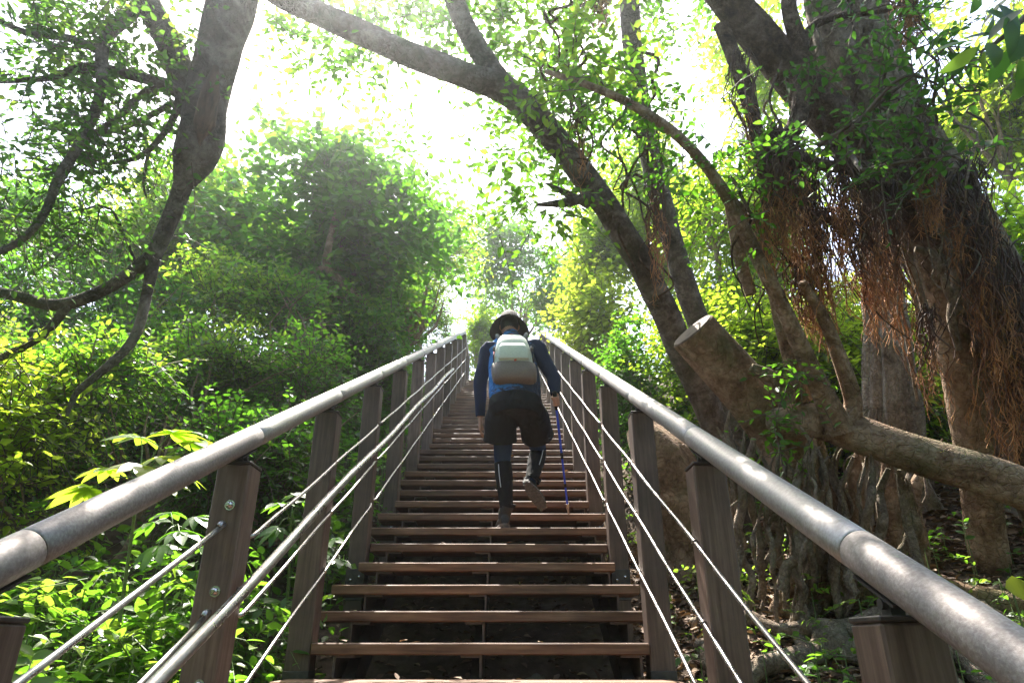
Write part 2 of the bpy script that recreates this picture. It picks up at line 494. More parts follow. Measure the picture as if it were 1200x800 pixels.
def limbs_to(mb, base, blobs, r0, seed, bend=.25, sides=8, extra=2):
    """a trunk from base with limbs reaching into every blob"""
    r_ = np.random.RandomState(seed)
    base = np.asarray(base, float)
    cen = np.mean([np.asarray(c) for c, _ in blobs], 0)
    fork = base * .45 + cen * .55 + r_.normal(size=3) * .12
    mid = base * .6 + fork * .4 + r_.normal(size=3) * bend * .5
    limb(mb, [base - np.array([0, 0, .3]), base, mid, fork], [r0 * 1.5, r0 * 1.15, r0, r0 * .8], 10, .15, .07, .1, 5, seed)
    for i, (c, r) in enumerate(blobs):
        for k in range(extra):
            tip = np.asarray(c) + nrm(r_.normal(size=3) + np.array([0, 0, .6])) * np.asarray(r) * .7
            m1 = fork * .5 + tip * .5 + r_.normal(size=3) * bend
            limb(mb, [fork, m1, tip], [r0 * .55, r0 * .33, r0 * .08], 6, .2, .06, 0, 5, seed + i * 7 + k)

# ------------------------------------------------------------------ ground
def ground_z(x, y):
    x = np.asarray(x, float); y = np.asarray(y, float)
    yy = np.clip(y, -22, Y_TOP + .5)
    z = Z0[2] + (yy - Z0[1]) * TANA - .62
    xr = np.maximum(x - 1.1, 0); xl = np.maximum(-1.4 - x, 0)
    z = z + .16 * np.minimum(xr, 14) * (xr > 0) + .22 * np.minimum(xl, 12)
    z = z + np.where(x > 1.0, .18 * np.clip((x - 1) / .5, 0, 1), 0) + np.where(x < -1.2, .12 * np.clip((-1.2 - x) / .5, 0, 1), 0)
    z = z + .05 * np.sin(x * 2.1 + y * 1.3) + .04 * np.sin(x * 4.7 - y * 3.9 + 1) + .02 * np.sin(x * 9 + y * 11)
    return z

def gz(x, y):
    return float(ground_z(x, y))

gx = np.concatenate([np.linspace(-150, -12, 24), np.linspace(-11.5, 11.5, 140), np.linspace(12, 150, 24)])
gy = np.concatenate([np.linspace(-150, -4, 26), np.linspace(-3.5, 20, 150), np.linspace(21, 150, 24)])
GX, GY = np.meshgrid(gx, gy)
GZ = ground_z(GX, GY)
mb = MB()
nx = len(gx); i = np.arange(len(gy) - 1)[:, None] * nx; j = np.arange(nx - 1)[None, :]
mb.add(np.stack([GX, GY, GZ], -1), np.stack([i + j, i + j + 1, i + nx + j + 1, i + nx + j], -1).reshape(-1, 4))
M['soil'] = surf('soil', [(.3, (.035, .024, .016)), (.5, (.075, .052, .036)), (.7, (.14, .105, .075))], 5, None, .95, 0, .9, .05, 12, .15)
tag(mb.build('ground', M['soil']), kind='structure')

# ------------------------------------------------------------------ staircase
M['tread'] = surf('tread_board', [(.28, (.055, .024, .012)), (.5, (.145, .068, .034)), (.74, (.26, .145, .085))], 9, (.35, 5, 5), .62, 0, .35, .004, 9, .45, rr=(.45, .8), board=True)
M['post'] = surf('post_board', [(.28, (.075, .042, .027)), (.5, (.125, .078, .057)), (.74, (.195, .130, .098))], 16, (4, 4, .22), .6, 0, .3, .003, 8, .4, dist=.4, board=True)
M['steel_dark'] = surf('painted_steel', [(.35, (.025, .021, .02)), (.65, (.06, .05, .045))], 30, None, .55, .3, .2, .002)
M['steel_brown'] = surf('rusty_angle', [(.35, (.05, .032, .025)), (.65, (.10, .065, .05))], 26, None, .6, .2, .25, .003)
M['rail_worn'] = surf('worn_rail', [(.36, (.18, .152, .142)), (.5, (.22, .192, .182)), (.64, (.275, .25, .238))], 120, None, .55, .5, .35, .0015, 6, .5, rr=(.52, .60))
M['rail'] = surf('steel_rail', [(.36, (.28, .255, .243)), (.5, (.33, .305, .292)), (.64, (.39, .368, .355))], 100, None, .45, .75, .2, .001, 6, .5, rr=(.46, .54))
M['rod'] = surf('steel_rod', [(.34, (.30, .265, .245)), (.5, (.39, .36, .34)), (.7, (.46, .44, .42))], 14, None, .4, .85, .1, .001, 8, .5, rr=(.22, .45))
M['nut'] = plain('steel_nut', (.60, .57, .54), .25, 1.0, 60, .15, .05)

XL, XR = -1.05, .77           # post lines
ZR = .525                     # rail axis below the camera (along the normal)
TH = .056
D0, DS = 2.922, .3555
KS = list(range(-7, 37))
POST_D = [.05 + 1.30 * j for j in range(13)]
post_y = [S(0, d, ZS - ZR)[1] for d in POST_D]
stairs = thing('wooden_staircase', 'long straight flight of brown wooden steps climbing the hillside', 'staircase', S(-.13, D0 + KS[0] * DS, 0))
def tread_meshes(x0, x1):
    mb = MB()
    mb.box((0, .15, -TH / 2), (x1 - x0, .305, TH), bevel=.006)
    t_ = mb.mesh('tread', M['tread'], (0, 0, 0), False)
    return t_
def bracket_mesh(sgn):
    mb = MB()
    hh = .166 - TH
    mb.box((0, .115, -TH - hh / 2 + .004), (.012, .20, hh - .012))
    mb.box((sgn * .05, .115, -TH - .006), (.10, .20, .012))
    mb.box((0, .30, -TH - hh / 2 - .03), (.012, .17, hh + .05))
    return mb.mesh('bracket', M['steel_brown'], (0, 0, 0), False)
long_t, short_t = tread_meshes(-1.068, .795), tread_meshes(XL + .066, XR - .066)
cx_long, cx_short = (-1.068 + .795) / 2, (XL + XR) / 2
br = {1: bracket_mesh(1), -1: bracket_mesh(-1)}
for k in KS:
    p = S(0, D0 + k * DS, 0)
    short = any(p[1] - .075 < y < p[1] + .385 for y in post_y)
    o = bpy.data.objects.new('tread', short_t if short else long_t); COL.objects.link(o)
    o.parent = stairs
    x = (cx_short if short else cx_long) + rs.normal() * .003
    o.location = Vector((x, p[1], p[2])) - stairs.location
    o.rotation_euler = (0, rs.normal() * .0022, rs.normal() * .0025)
    if -3 <= k <= 27:
        for bx, sg in ((-.863, 1), (-.137, -1), (.662, -1)):
            c = bpy.data.objects.new('bracket', br[sg]); COL.objects.link(c)
            c.parent = o; c.location = (bx - x, 0, 0)
for x in (-.80, -.16, .60):
    mb = MB()
    a_, b_ = S(x, D0 + KS[0] * DS + .1, -.24), S(x, D0 + KS[-1] * DS + .2, -.24)
    mb.box((a_ + b_) / 2, (.06, np.linalg.norm(b_ - a_), .14), Y=U, Z=N)
    mb.build('stringer', M['steel_dark'], stairs, smooth=False)
# top landing boards
mb = MB()
pt = S(0, D0 + KS[-1] * DS, 0)
for i in range(9):
    mb.box((cx_long, pt[1] + .325 + .15 + i * .155, pt[2] + .166 - .025), (1.86, .145, .05), bevel=.005)
mb.build('landing_deck', M['tread'], stairs, smooth=False)

# ------------------------------------------------------------------ railings
RR = .0455
D_END = POST_D[-1] + .05
def rail_pt(x, d):
    return S(x, d, ZS - ZR)
def railing(x, inner, label, worn):
    root = thing('railing', label, 'railing', (x, post_y[0], stair_z(post_y[0]) - .2), 'handrails along both sides of the steps')
    # handrail tubes, one per bay, jointed just past every post
    ends = [-1.0] + [d + .10 for d in POST_D[:-1]]
    for a_, b_ in zip(ends[:-1], ends[1:]):
        mb = MB()
        pts = [rail_pt(x, a_ + .0), rail_pt(x, a_ + .002), rail_pt(x, (a_ + b_) / 2), rail_pt(x, b_ - .005), rail_pt(x, b_ - .002)]
        pts = np.array(pts)
        sg = np.linspace(a_, b_ - .004, 24)
        pp = np.array([rail_pt(x, q) for q in sg]); r_ = np.full(24, RR)
        r_[0] = r_[-1] = RR - .0035
        pp[1] = rail_pt(x, a_ + .004); pp[-2] = rail_pt(x, b_ - .008)
        mb.tube(pp, r_, 28)
        mb.build('handrail', M['rail_worn'] if b_ < worn else M['rail'], root)
    # last bay bends level over the landing
    mb = MB()
    a_ = ends[-1]
    e0, e1 = rail_pt(x, a_), rail_pt(x, D_END)
    p = spline([e0, e0 + (e1 - e0) * .5, e1, e1 + np.array([0, .14, .04]), e1 + np.array([0, .5, .035]), e1 + np.array([0, 1.6, .03])], .06)
    mb.tube(p, RR, 20)
    mb.build('handrail', M['rail'], root)
    for j, d in enumerate(POST_D):
        rp = rail_pt(x, d)
        top = rp[2] - RR / math.cos(ALPHA) - .055
        bot = gz(x, rp[1]) - .12
        mb = MB()
        mb.box((x, rp[1], (top + bot) / 2), (.125, .125, top - bot), bevel=.006)
        po = mb.build('post', M['post'], root, smooth=False)
        mb = MB()
        mb.box((x, rp[1], top + .0065), (.128, .128, .012), bevel=.003)
        mb.build('post_cap', M['steel_dark'], po, smooth=False)
        mb = MB()      # saddle bracket carrying the tube
        mb.box((x, rp[1], top + .035), (.028, .036, .05))
        sd = rp - N * (RR + .004)
        mb.box(sd, (.045, .15, .006), Y=U, Z=N)
        mb.tube([(x - .026, rp[1] - .004, top + .035), (x + .026, rp[1] - .004, top + .035)], .011, 10)
        mb.build('saddle', M['steel_dark'], po, smooth=False)
        if j < 6:      # steel shoe under the step
            zs = float(stair_z(rp[1])) - .22
            mb = MB()
            mb.box((x, rp[1] - .004, zs - .05), (.13, .132, .20), bevel=.003)
            sh = mb.build('post_shoe', M['steel_dark'], po, smooth=False)
            for q in ((-.028, .03), (.03, .05), (.028, -.03)):
                mb = MB(); mb.ball((x + q[0], rp[1] - .071, zs - .05 + q[1]), .011, 8, 6)
                mb.build('bolt', M['nut'], sh)
    for xx in (x,):
        mb = MB()
        yy = rail_pt(x, D_END)[1] + 1.3; zt = rail_pt(x, D_END)[2] + .03 - .1
        mb.box((x, yy, zt - .6), (.125, .125, 1.2), bevel=.006)
        mb.build('post', M['post'], root, smooth=False)
    return root
left = railing(XL, 1, 'left railing with worn tube handrail, extra grab tube and steel rods', POST_D[2] + .2)
right = railing(XR, -1, 'right railing with silvery tube handrail and three steel rods, below the banyan', POST_D[1] + .2)

def rod(root, pts, r, name='rod', m='rod', sides=8):
    mb = MB(); mb.tube(pts, r, sides); return mb.build(name, M[m], root)
def clamp(mb, c):
    mb.tube([c - U * .007, c + U * .007], .0125, 10)
for root, x, sg in ((left, XL, 1), (right, XR, -1)):
    xi = x + sg * (.0625 + .009)
    first = 2 if root is left else 1
    secs = [(POST_D[first] + .02, POST_D[4]), (POST_D[4], POST_D[8]), (POST_D[8], POST_D[12])]
    if root is right:
        secs = [(-.9, POST_D[4])] + secs[1:]
    for zc in (.87, 1.12, 1.39):
        for a_, b_ in secs:
            sh_ = (zc - ZR) * TANA
            a_, b_ = (a_ - sh_ if a_ > 0 else a_) + .04, b_ - sh_ - .04
            sag = lambda d: .0035 * math.sin(d * 4.8 + zc * 9)
            ds = np.arange(a_ + .02, b_ - .015, .16)
            pts = [S(xi, d, ZS - zc + sag(d)) for d in ds]
            pts = np.array(pts)
            hook = sg * .03
            pts = np.vstack([S(xi - hook, a_ + .0, ZS - zc), S(xi - hook * .4, a_ + .004, ZS - zc), pts,
                             S(xi - hook * .4, b_ - .005, ZS - zc), S(xi - hook, b_, ZS - zc)])
            o = rod(root, spline(pts, .05), .0078)
            if a_ < 10:
                mb = MB()
                for d in POST_D:
                    # the rod meets the post where its y equals the post's
                    dd = d + (zc - ZR) * TANA * -1
                    if a_ + .05 < dd < min(b_, 9) - .05:
                        c = S(xi, dd, ZS - zc + sag(dd))
                        clamp(mb, c)
                        mb.tube([c, c - np.array([sg * .012, 0, 0])], .005, 6)
                if mb.n:
                    mb.build('clamp', M['nut'], o)
# near bay of the left railing: rods that hook into the front of the second post
jb = 2
yb = post_y[jb]
for dz, hz in ((.0, .797), (.0, 1.066), (0, 1.33)):
    e = S(XL, POST_D[jb], ZS - hz); e[1] = yb - .0625
    e[2] = (S(XL, 0, ZS - hz) + (e[1] - S(XL, 0, ZS - hz)[1]) / U[1] * U)[2]
    st = S(XL - .02, -.9, ZS - hz - .03)
    dirv = nrm(e - st)
    pts = [st, st * .5 + e * .5, e - dirv * .12, e - dirv * .05 + np.array([0, 0, .012]), e + np.array([0, -.018, .008]), e + np.array([0, .02, -.006])]
    rod(left, spline(pts, .03), .0095, sides=12)
    mb = MB()
    bc = e + np.array([.012, -.002, .075])
    mb.tube([bc, bc + np.array([0, -.004, 0])], .019, 16)
    mb.ball(bc + np.array([0, -.008, 0]), (.0135, .013, .0135), 14, 10)
    mb.tube([bc + np.array([0, -.015, 0]), bc + np.array([0, -.026, 0])], .006, 10)
    mb.build('bolt', M['nut'], left)
# extra grab tube on the inner side of the left railing
gx_ = -.925
pts = [S(gx_, d, ZS - .975 + .01 * math.sin(d * 2.1)) for d in np.arange(-.9, 11.2, .3)]
g = rod(left, spline(pts, .1), .0205, 'grab_tube', 'rod', 18)
mb = MB()
for d in POST_D[1:9]:
    dd = d - (.975 - ZR) * TANA
    c = S(gx_, dd, ZS - .975)
    mb.tube([c, c + np.array([0, 0, -.03]), c + np.array([-.05, 0, -.045]), c + np.array([-.075, 0, -.045])], .006, 8)
mb.build('support_arm', M['steel_brown'], g)

exec_parts = True
# ------------------------------------------------------------------ trees of the right bank
def root_at(px, py, D):
    return at(px, py, D)

def fuse(mb, name, mat, parent, voxel=.02, smooth=2):
    """union of the collected tubes as one continuous surface"""
    me = mb.mesh('tmp', mat, wloc(parent))
    o = bpy.data.objects.new('tmp', me); COL.objects.link(o)
    w_ = o.modifiers.new('w', 'WELD'); w_.merge_threshold = 1e-5
    r_ = o.modifiers.new('r', 'REMESH'); r_.mode = 'VOXEL'; r_.voxel_size = voxel; r_.use_smooth_shade = True
    if smooth:
        s_ = o.modifiers.new('s', 'SMOOTH'); s_.factor = .5; s_.iterations = smooth
    dg = bpy.context.evaluated_depsgraph_get()
    m2 = bpy.data.meshes.new_from_object(o.evaluated_get(dg))
    bpy.data.objects.remove(o); bpy.data.meshes.remove(me)
    m2.name = name
    m2.materials.clear()
    for mm in (mat if isinstance(mat, (list, tuple)) else [mat]):
        m2.materials.append(mm)
    m2.polygons.foreach_set('use_smooth', np.ones(len(m2.polygons), bool))
    q = bpy.data.objects.new(name, m2); COL.objects.link(q); q.parent = parent
    return q

def twig_leaves(parent, specs, leafm, name='crown', per=8, L=.09, W=.042, seed=1, droop=.3, shape=0, tr=(0, 1), twigr=.003):
    """leaf sprays along given branch curves: specs = (pts, n, reach)"""
    mb = MB(); r_ = np.random.RandomState(seed)
    Ps, Ds = [], []
    for pts, n, reach in specs:
        p = spline(pts, .05)
        idx = r_.randint(int(len(p) * .1), len(p), n)
        d = r_.normal(size=(n, 3)); d[:, 2] *= .7
        off = nrm(r_.normal(size=(n, 3))) * (reach * r_.uniform(.0, 1., n) ** .7)[:, None]
        Ps.append(p[idx] + off); Ds.append(d + off * .8 / max(reach, .01))
    sprays(mb, np.vstack(Ps), np.vstack(Ds), per, L, W, seed, droop=droop, shape=shape, twigr=twigr, tintlo=tr[0], tinthi=tr[1])
    return mb.build(name, [leafm, M['twig']], parent)

def wander(a_, b_, n, amp, seed, sag=0.):
    r_ = np.random.RandomState(seed)
    a_, b_ = np.asarray(a_, float), np.asarray(b_, float)
    t = np.linspace(0, 1, n)
    p = a_ + (b_ - a_) * t[:, None]
    o = np.cumsum(r_.normal(size=(n, 3)), 0); o = o - np.linspace(0, 1, n)[:, None] * o[-1]; o -= o[0] * (1 - t)[:, None]
    p = p + o * amp / math.sqrt(n) * 1.2
    p[:, 2] -= sag * np.sin(math.pi * t)
    return p

# T1: the tree that arches over the steps, with the limb hanging down on the left
b1 = at(880, 690, 5.6)
arch = thing('arching_tree', 'slender grey-barked tree arching from the right bank over the steps to the upper left', 'tree', b1)
trunk_pts = path((905, 760, 5.5), (872, 620, 5.55), (838, 500, 5.55), (800, 415, 5.5), (770, 345, 5.45), (725, 265, 5.35), (672, 190, 5.2), (602, 112, 5.0), (545, 88, 4.9), (475, 62, 4.8), (400, 28, 4.75), (325, -8, 4.7), (265, -60, 4.75), (225, -140, 4.9))
mb = MB()
limb(mb, trunk_pts, [.16, .128, .116, .111, .108, .104, .102, .106, .093, .087, .084, .085, .095, .085], 22, .06, .05, .03, 4, 3)
limb(mb, path((612, 120, 5.0), (585, 95, 5.0), (545, 30, 5.1), (520, -40, 5.2), (500, -120, 5.4)), [.11, .085, .075, .07, .06], 12, .06, .06, 0, 4, 5)
limb(mb, path((745, 290, 5.4), (700, 236, 5.2), (660, 238, 5.1), (630, 240, 5.0)), [.05, .045, .035, .012], 8, .05, .1, 0, 4, 6)
limb(mb, path((690, 240, 5.2), (660, 225, 5.1), (640, 215, 5.05)), [.035, .025, .01], 8, .05, .1, 0, 4, 7)
mb.build('trunk', M['bark_grey'], arch)
# hanging limb with the scarred hollow
mb = MB()
hang = path((265, -60, 4.75), (272, -10, 4.7), (262, 40, 4.65), (248, 90, 4.6), (240, 130, 4.55), (234, 165, 4.5), (226, 190, 4.5), (214, 218, 4.48), (200, 255, 4.45), (180, 300, 4.4))
limb(mb, hang, [.17, .165, .15, .135, .14, .15, .13, .062, .055, .05], 20, .05, .05, .05, 4, 8)
limb(mb, path((180, 298, 4.4), (150, 322, 4.35), (110, 345, 4.3), (62, 357, 4.25), (0, 343, 4.2), (-90, 340, 4.15)), [.05, .042, .04, .038, .034, .03], 12, .05, .08, 0, 4, 9)
limb(mb, path((182, 296, 4.4), (173, 340, 4.35), (158, 395, 4.3), (120, 435, 4.2), (90, 460, 4.15), (78, 488, 4.1)), [.045, .034, .03, .027, .02, .01], 10, .05, .08, 0, 4, 10)
limb(mb, path((80, 357, 4.26), (50, 392, 4.2), (0, 420, 4.15), (-60, 445, 4.1)), [.03, .026, .022, .02], 9, .05, .08, 0, 4, 11)
limb(mb, path((238, 150, 4.58), (222, 112, 4.62), (202, 60, 4.65), (172, 0, 4.7), (140, -60, 4.8)), [.125, .10, .092, .085, .07], 14, .05, .06, 0, 4, 12)
limb(mb, path((226, 118, 4.6), (200, 100, 4.5), (160, 90, 4.4), (105, 78, 4.3), (55, 92, 4.2), (-20, 96, 4.1)), [.05, .038, .034, .028, .02, .012], 10, .05, .08, 0, 4, 13)
limb(mb, path((166, 2, 4.7), (148, 22, 4.5), (122, 50, 4.3), (118, 108, 4.1), (98, 160, 4.0), (68, 210, 3.9), (52, 250, 3.85), (20, 285, 3.8), (-40, 310, 3.7)), [.05, .045, .04, .035, .03, .028, .024, .02, .015], 12, .05, .07, 0, 4, 14)
limb(mb, path((118, 60, 4.3), (80, 45, 4.2), (30, 38, 4.1), (-30, 10, 4.0)), [.028, .024, .02, .012], 8, .05, .08, 0, 4, 15)
limb(mb, path((205, 108, 4.55), (175, 105, 4.5), (135, 140, 4.4), (100, 165, 4.3), (80, 200, 4.2), (60, 235, 4.15)), [.03, .024, .02, .018, .014, .008], 8, .05, .08, 0, 4, 16)
limb(mb, path((212, 110, 4.55), (200, 145, 4.5), (170, 180, 4.45), (140, 190, 4.4), (118, 192, 4.35)), [.028, .022, .018, .014, .006], 8, .05, .08, 0, 4, 17)
limb(mb, path((205, 120, 4.55), (150, 148, 4.5), (110, 160, 4.4), (70, 195, 4.35), (20, 200, 4.3)), [.022, .018, .015, .01, .006], 8, .05, .08, 0, 4, 18)
limb(mb, path((174, 178, 4.45), (168, 215, 4.42), (172, 232, 4.4)), [.014, .01, .005], 6, .05, .08, 0, 4, 19)
limb(mb, path((160, 310, 4.36), (130, 245, 4.3), (100, 245, 4.25), (70, 250, 4.2)), [.012, .009, .006, .004], 6, .05, .08, 0, 4, 20)
hl = mb.build('limb', M['bark_grey'], arch)
hl['label'] = 'thick limb hanging down with a charred scar and thin crooked branches'
mb = MB()      # the scar: a shallow charred ellipse lying on the limb's near face
sc = path((253, 78, 4.48), (246, 110, 4.45), (239, 145, 4.41), (234, 172, 4.40))
p, rr = spline(sc, .03, [.02, .055, .065, .02])
mb.tube(p, rr, 14, True, 0, .1, .1, 5, 4)
mb.build('scar', M['char'], hl)
# leaves of the arching tree
spec = [(path((60, -10, 4.3), (120, 40, 4.3), (60, 60, 4.2)), 110, .5), (path((0, 40, 4.1), (90, 45, 4.2), (190, 30, 4.6)), 90, .45),
        (path((0, 95, 4.1), (60, 92, 4.2), (150, 90, 4.4), (200, 100, 4.5)), 70, .40),
        (path((20, 280, 3.8), (60, 240, 3.9), (100, 160, 4.0), (118, 100, 4.1)), 85, .45),
        (path((60, 235, 4.15), (100, 165, 4.3), (150, 125, 4.4)), 60, .4), (path((20, 200, 4.3), (100, 160, 4.4), (170, 180, 4.5)), 60, .4),
        (path((118, 192, 4.35), (180, 170, 4.45), (200, 140, 4.5)), 40, .35), (path((0, 300, 4.0), (60, 280, 4.2), (140, 250, 4.3)), 60, .4),
        (path((-60, 180, 4.0), (-20, 240, 4.0), (30, 230, 4.1)), 60, .4)]
twig_leaves(arch, spec, M['leaf_banyan'], per=8, L=.07, W=.036, seed=31, droop=.35)
spec = [(path((330, 10, 5.4), (380, 40, 5.4), (440, 75, 5.5)), 40, .35), (path((400, -20, 5.4), (470, 10, 5.5), (560, 20, 5.6)), 100, .42),
        (path((520, -40, 5.6), (560, 20, 5.6), (610, 50, 5.6), (650, 30, 5.6)), 110, .42), (path((620, 95, 4.8), (660, 85, 4.6), (710, 100, 4.5)), 60, .3),
        (path((470, -60, 5.4), (600, -30, 5.4), (720, 10, 5.2)), 90, .4), (path((690, 30, 5.6), (670, 110, 5.8), (720, 170, 6)), 100, .45),
        (path((470, 130, 6.6), (485, 185, 6.8), (500, 235, 7)), 26, .25), (path((590, 245, 5.0), (625, 245, 5.0), (650, 232, 5.1)), 40, .28),
        (path((610, 205, 5.6), (640, 190, 5.7), (665, 150, 5.8)), 46, .34), (path((585, 150, 5.6), (620, 180, 5.7)), 24, .3),
        (path((330, 0, 5.2), (345, 40, 5.3), (390, 70, 5.6)), 26, .25)]
twig_leaves(arch, spec, M['leaf_mid'], per=8, L=.10, W=.05, seed=32, droop=.35)
# crown above the picture, shading the lower steps
bl = [(at(420, -480, 6.0), (1.6, 1.3, .5)), (at(100, -330, 5.6), (1.4, 1.3, .5)), (at(720, -420, 6.2), (1.5, 1.3, .5)), (at(560, -700, 6.0), (1.5, 1.2, .5)), (at(300, -700, 6.0), (1.5, 1.2, .5))]
make_crown('crown', bl, 1000, 8, .085, .042, M['leaf_mid'], 40, arch, clump=.1, inner=.1, low=-1)
mb = MB()
for k, (c, r) in enumerate(bl):
    limb(mb, [at(225, -140, 4.9) if k in (0, 1, 4) else at(500, -120, 5.4), np.asarray(c) * .6 + at(400, -200, 5.2) * .4, c], [.08, .06, .015], 8, .1, .05, 0, 4, k)
mb.build('limb', M['bark_grey'], arch)
# thin hanging aerial roots of the arching tree
hr = [((677, -20, 4.9), (655, 70, 4.9), .014), ((690, -20, 4.8), (672, 215, 4.9), .012), ((655, 70, 4.9), (665, 105, 4.9), .013), ((683, 60, 4.8), (680, 215, 4.9), .008),
      ((745, 60, 5.2), (750, 330, 5.3), .014), ((735, 120, 5.2), (760, 290, 5.3), .011), ((752, 100, 5.2), (735, 260, 5.3), .009), ((738, 150, 5.2), (768, 350, 5.2), .013), ((760, 130, 5.0), (775, 330, 5.1), .009)]
for k, (a_, b_, r_) in enumerate(hr):
    mb = MB()
    p = wander(at(*a_), at(*b_), 14, .20, 60 + k)
    p = spline(p, .04); mb.tube(p, np.linspace(r_, r_ * .6, len(p)), 6)
    mb.build('aerial_root', M['bark_dark'], arch)

# T2: straight grey trunk behind it
straight = thing('straight_tree', 'upright mossy grey trunk rising behind the arching trunk', 'tree', at(880, 600, 6.8))
mb = MB()
limb(mb, path((905, 700, 6.8), (870, 520, 6.8), (830, 410, 6.7), (800, 325, 6.6), (775, 235, 6.5), (755, 150, 6.4), (742, 60, 6.4), (735, -40, 6.4), (720, -200, 6.4)),
     [.15, .125, .115, .108, .104, .10, .096, .092, .085], 18, .08, .05, .04, 4, 22)
mb.build('trunk', M['bark_grey'], straight)
bl = [(at(740, -150, 6.6), (1.3, 1.3, .8)), (at(820, -60, 7.2), (1.1, 1.2, .8)), (at(690, -20, 6.8), (.8, .9, .8))]
make_crown('crown', bl, 380, 8, .10, .05, M['leaf_mid'], 41, straight, clump=.1, inner=.2, low=-1)

# T3: sawn-off leaning trunk with its long side limb
b3 = at(985, 700, 4.6)
sawn = thing('sawn_tree', 'leaning brown trunk sawn off short beside the right handrail, with one long level limb', 'tree', b3)
mb = MB()
limb(mb, path((995, 740, 4.6), (968, 630, 4.6), (925, 527, 4.68), (878, 463, 4.67), (812, 388, 4.67)), [.26, .212, .186, .176, .168], 30, .05, .018, .0, 4, 25)
limb(mb, path((905, 500, 4.5), (950, 492, 4.35), (1010, 510, 4.2), (1080, 535, 4.05), (1160, 558, 3.9), (1240, 590, 3.8), (1340, 630, 3.7)), [.105, .112, .116, .116, .12, .125, .13], 22, .05, .07, .04, 4, 26)
limb(mb, path((880, 430, 4.38), (905, 445, 4.36), (925, 470, 4.35)), [.03, .06, .07], 12, .04, .1, 0, 4, 27)
limb(mb, path((985, 505, 4.2), (962, 455, 4.2), (925, 375, 4.15), (885, 295, 4.1), (845, 220, 4.1), (800, 165, 4.1), (745, 125, 4.15), (690, 100, 4.3), (640, 84, 4.5)), [.085, .065, .05, .043, .038, .033, .028, .024, .016], 14, .05, .08, .05, 4, 28)
limb(mb, path((942, 470, 4.4), (918, 390, 4.4), (905, 330, 4.4), (890, 270, 4.3), (860, 235, 4.3)), [.055, .043, .038, .034, .024], 12, .05, .08, 0, 4, 29)
limb(mb, path((880, 345, 4.2), (868, 305, 4.25), (855, 232, 4.25)), [.035, .04, .038], 10, .05, .06, 0, 4, 30)
limb(mb, path((990, 500, 4.2), (1000, 470, 4.2), (968, 380, 4.15), (940, 330, 4.1)), [.07, .055, .04, .024], 10, .05, .08, 0, 4, 33)
for k, (x0, x1, r_) in enumerate(((975, 925, .07), (1000, 985, .08), (1040, 1010, .06), (950, 880, .07), (1070, 1075, .055), (930, 935, .05))):
    limb(mb, path((x1 + 30, 490 + 6 * k, 4.5), (x0, 580, 4.5), (x0 + 6, 660, 4.45), (x0 - 40, 745, 4.4), (x0 - 90, 780, 4.2)), [.006, r_ * .9, r_ * 1.2, r_, r_ * .4], 12, .05, .1, .1, 4, 50 + k)
mb.build('trunk', M['bark'], sawn)
mb = MB()      # pale cut face
ce = at(812, 388, 4.67); dirc = nrm(at(812, 388, 4.67) - at(878, 463, 4.67))
mb.tube([ce + dirc * .002, ce + dirc * .012], [.165, .158], 30)
mb.build('cut_face', M['cut_wood'], sawn)
spec = [(path((905, 430, 4.2), (925, 440, 4.15), (945, 425, 4.2)), 12, .12), (path((880, 480, 4.0), (920, 500, 4.0), (950, 510, 4.0)), 14, .15), (path((1000, 200, 4.0), (930, 180, 4), (850, 190, 4.1)), 30, .3),
        (path((800, 165, 4.1), (845, 220, 4.1), (870, 270, 4.1)), 36, .35), (path((690, 100, 4.3), (745, 125, 4.2), (800, 165, 4.1)), 44, .32)]
twig_leaves(sawn, spec, M['leaf_mid'], per=7, L=.07, W=.036, seed=33, droop=.3)

# roots spreading over the ground below it
r_ = np.random.RandomState(3)
mb = MB()
for k in range(30):
    x0 = 1.35 + r_.uniform(0, 1.6); y0 = 3.0 + r_.uniform(0, 1.9)
    pts = []
    ang = r_.uniform(2.2, 5.4); x, y = x0, y0
    for q in range(7):
        pts.append((x, y, gz(x, y) + .02 + .06 * (1 - q / 7) + r_.normal() * .012))
        ang += r_.normal() * .45
        x += math.cos(ang) * .2; y += math.sin(ang) * .2
        x = max(x, 1.15)
    rad = r_.uniform(.035, .08)
    limb(mb, pts, [rad * (1 - q / 9) for q in range(7)], 9, .04, .12, 0, 4, k)
mb.build('root', M['root'], sawn)
# curtain of fine roots dropping from the leaning trunk
for k, (x, y, y2, D) in enumerate(((855, 480, 640, 4.35), (872, 505, 700, 4.3), (905, 560, 715, 4.25), (918, 560, 720, 4.3), (938, 500, 690, 4.2), (945, 520, 640, 4.15), (1020, 530, 640, 4.1), (840, 500, 600, 4.5))):
    mb = MB()
    p = wander(at(x, y, D), at(x + 18 + 4 * math.sin(k * 3), y2, D), 9, .07, 90 + k)
    limb(mb, p, [.006, .016, .024, .027, .026, .025, .024, .023, .022], 8, .04, .12, 0, 4, k)
    mb.build('aerial_root', M['root'], sawn)

rq = np.random.RandomState(77)
for k in range(34):
    x = rq.uniform(835, 1085); D = rq.uniform(3.95, 4.4)
    y0 = np.interp(x, [830, 880, 930, 1010, 1090], [470, 520, 520, 525, 550]) + rq.uniform(-8, 20)
    x1 = x + rq.normal() * 16 - 6; y1 = rq.uniform(655, 735)
    p = wander(at(x, y0, D + .06), at(x1, y1, D - .05), 10, .09, 700 + k)
    r0 = rq.choice([.006, .009, .012, .018, .026])
    mb = MB()
    limb(mb, p, [r0 * .5] + [r0 * q for q in np.linspace(1, 1.25, 8)] + [r0], 8, .04, .14, .1, 3, k)
    mb.build('aerial_root', M['root'], sawn)
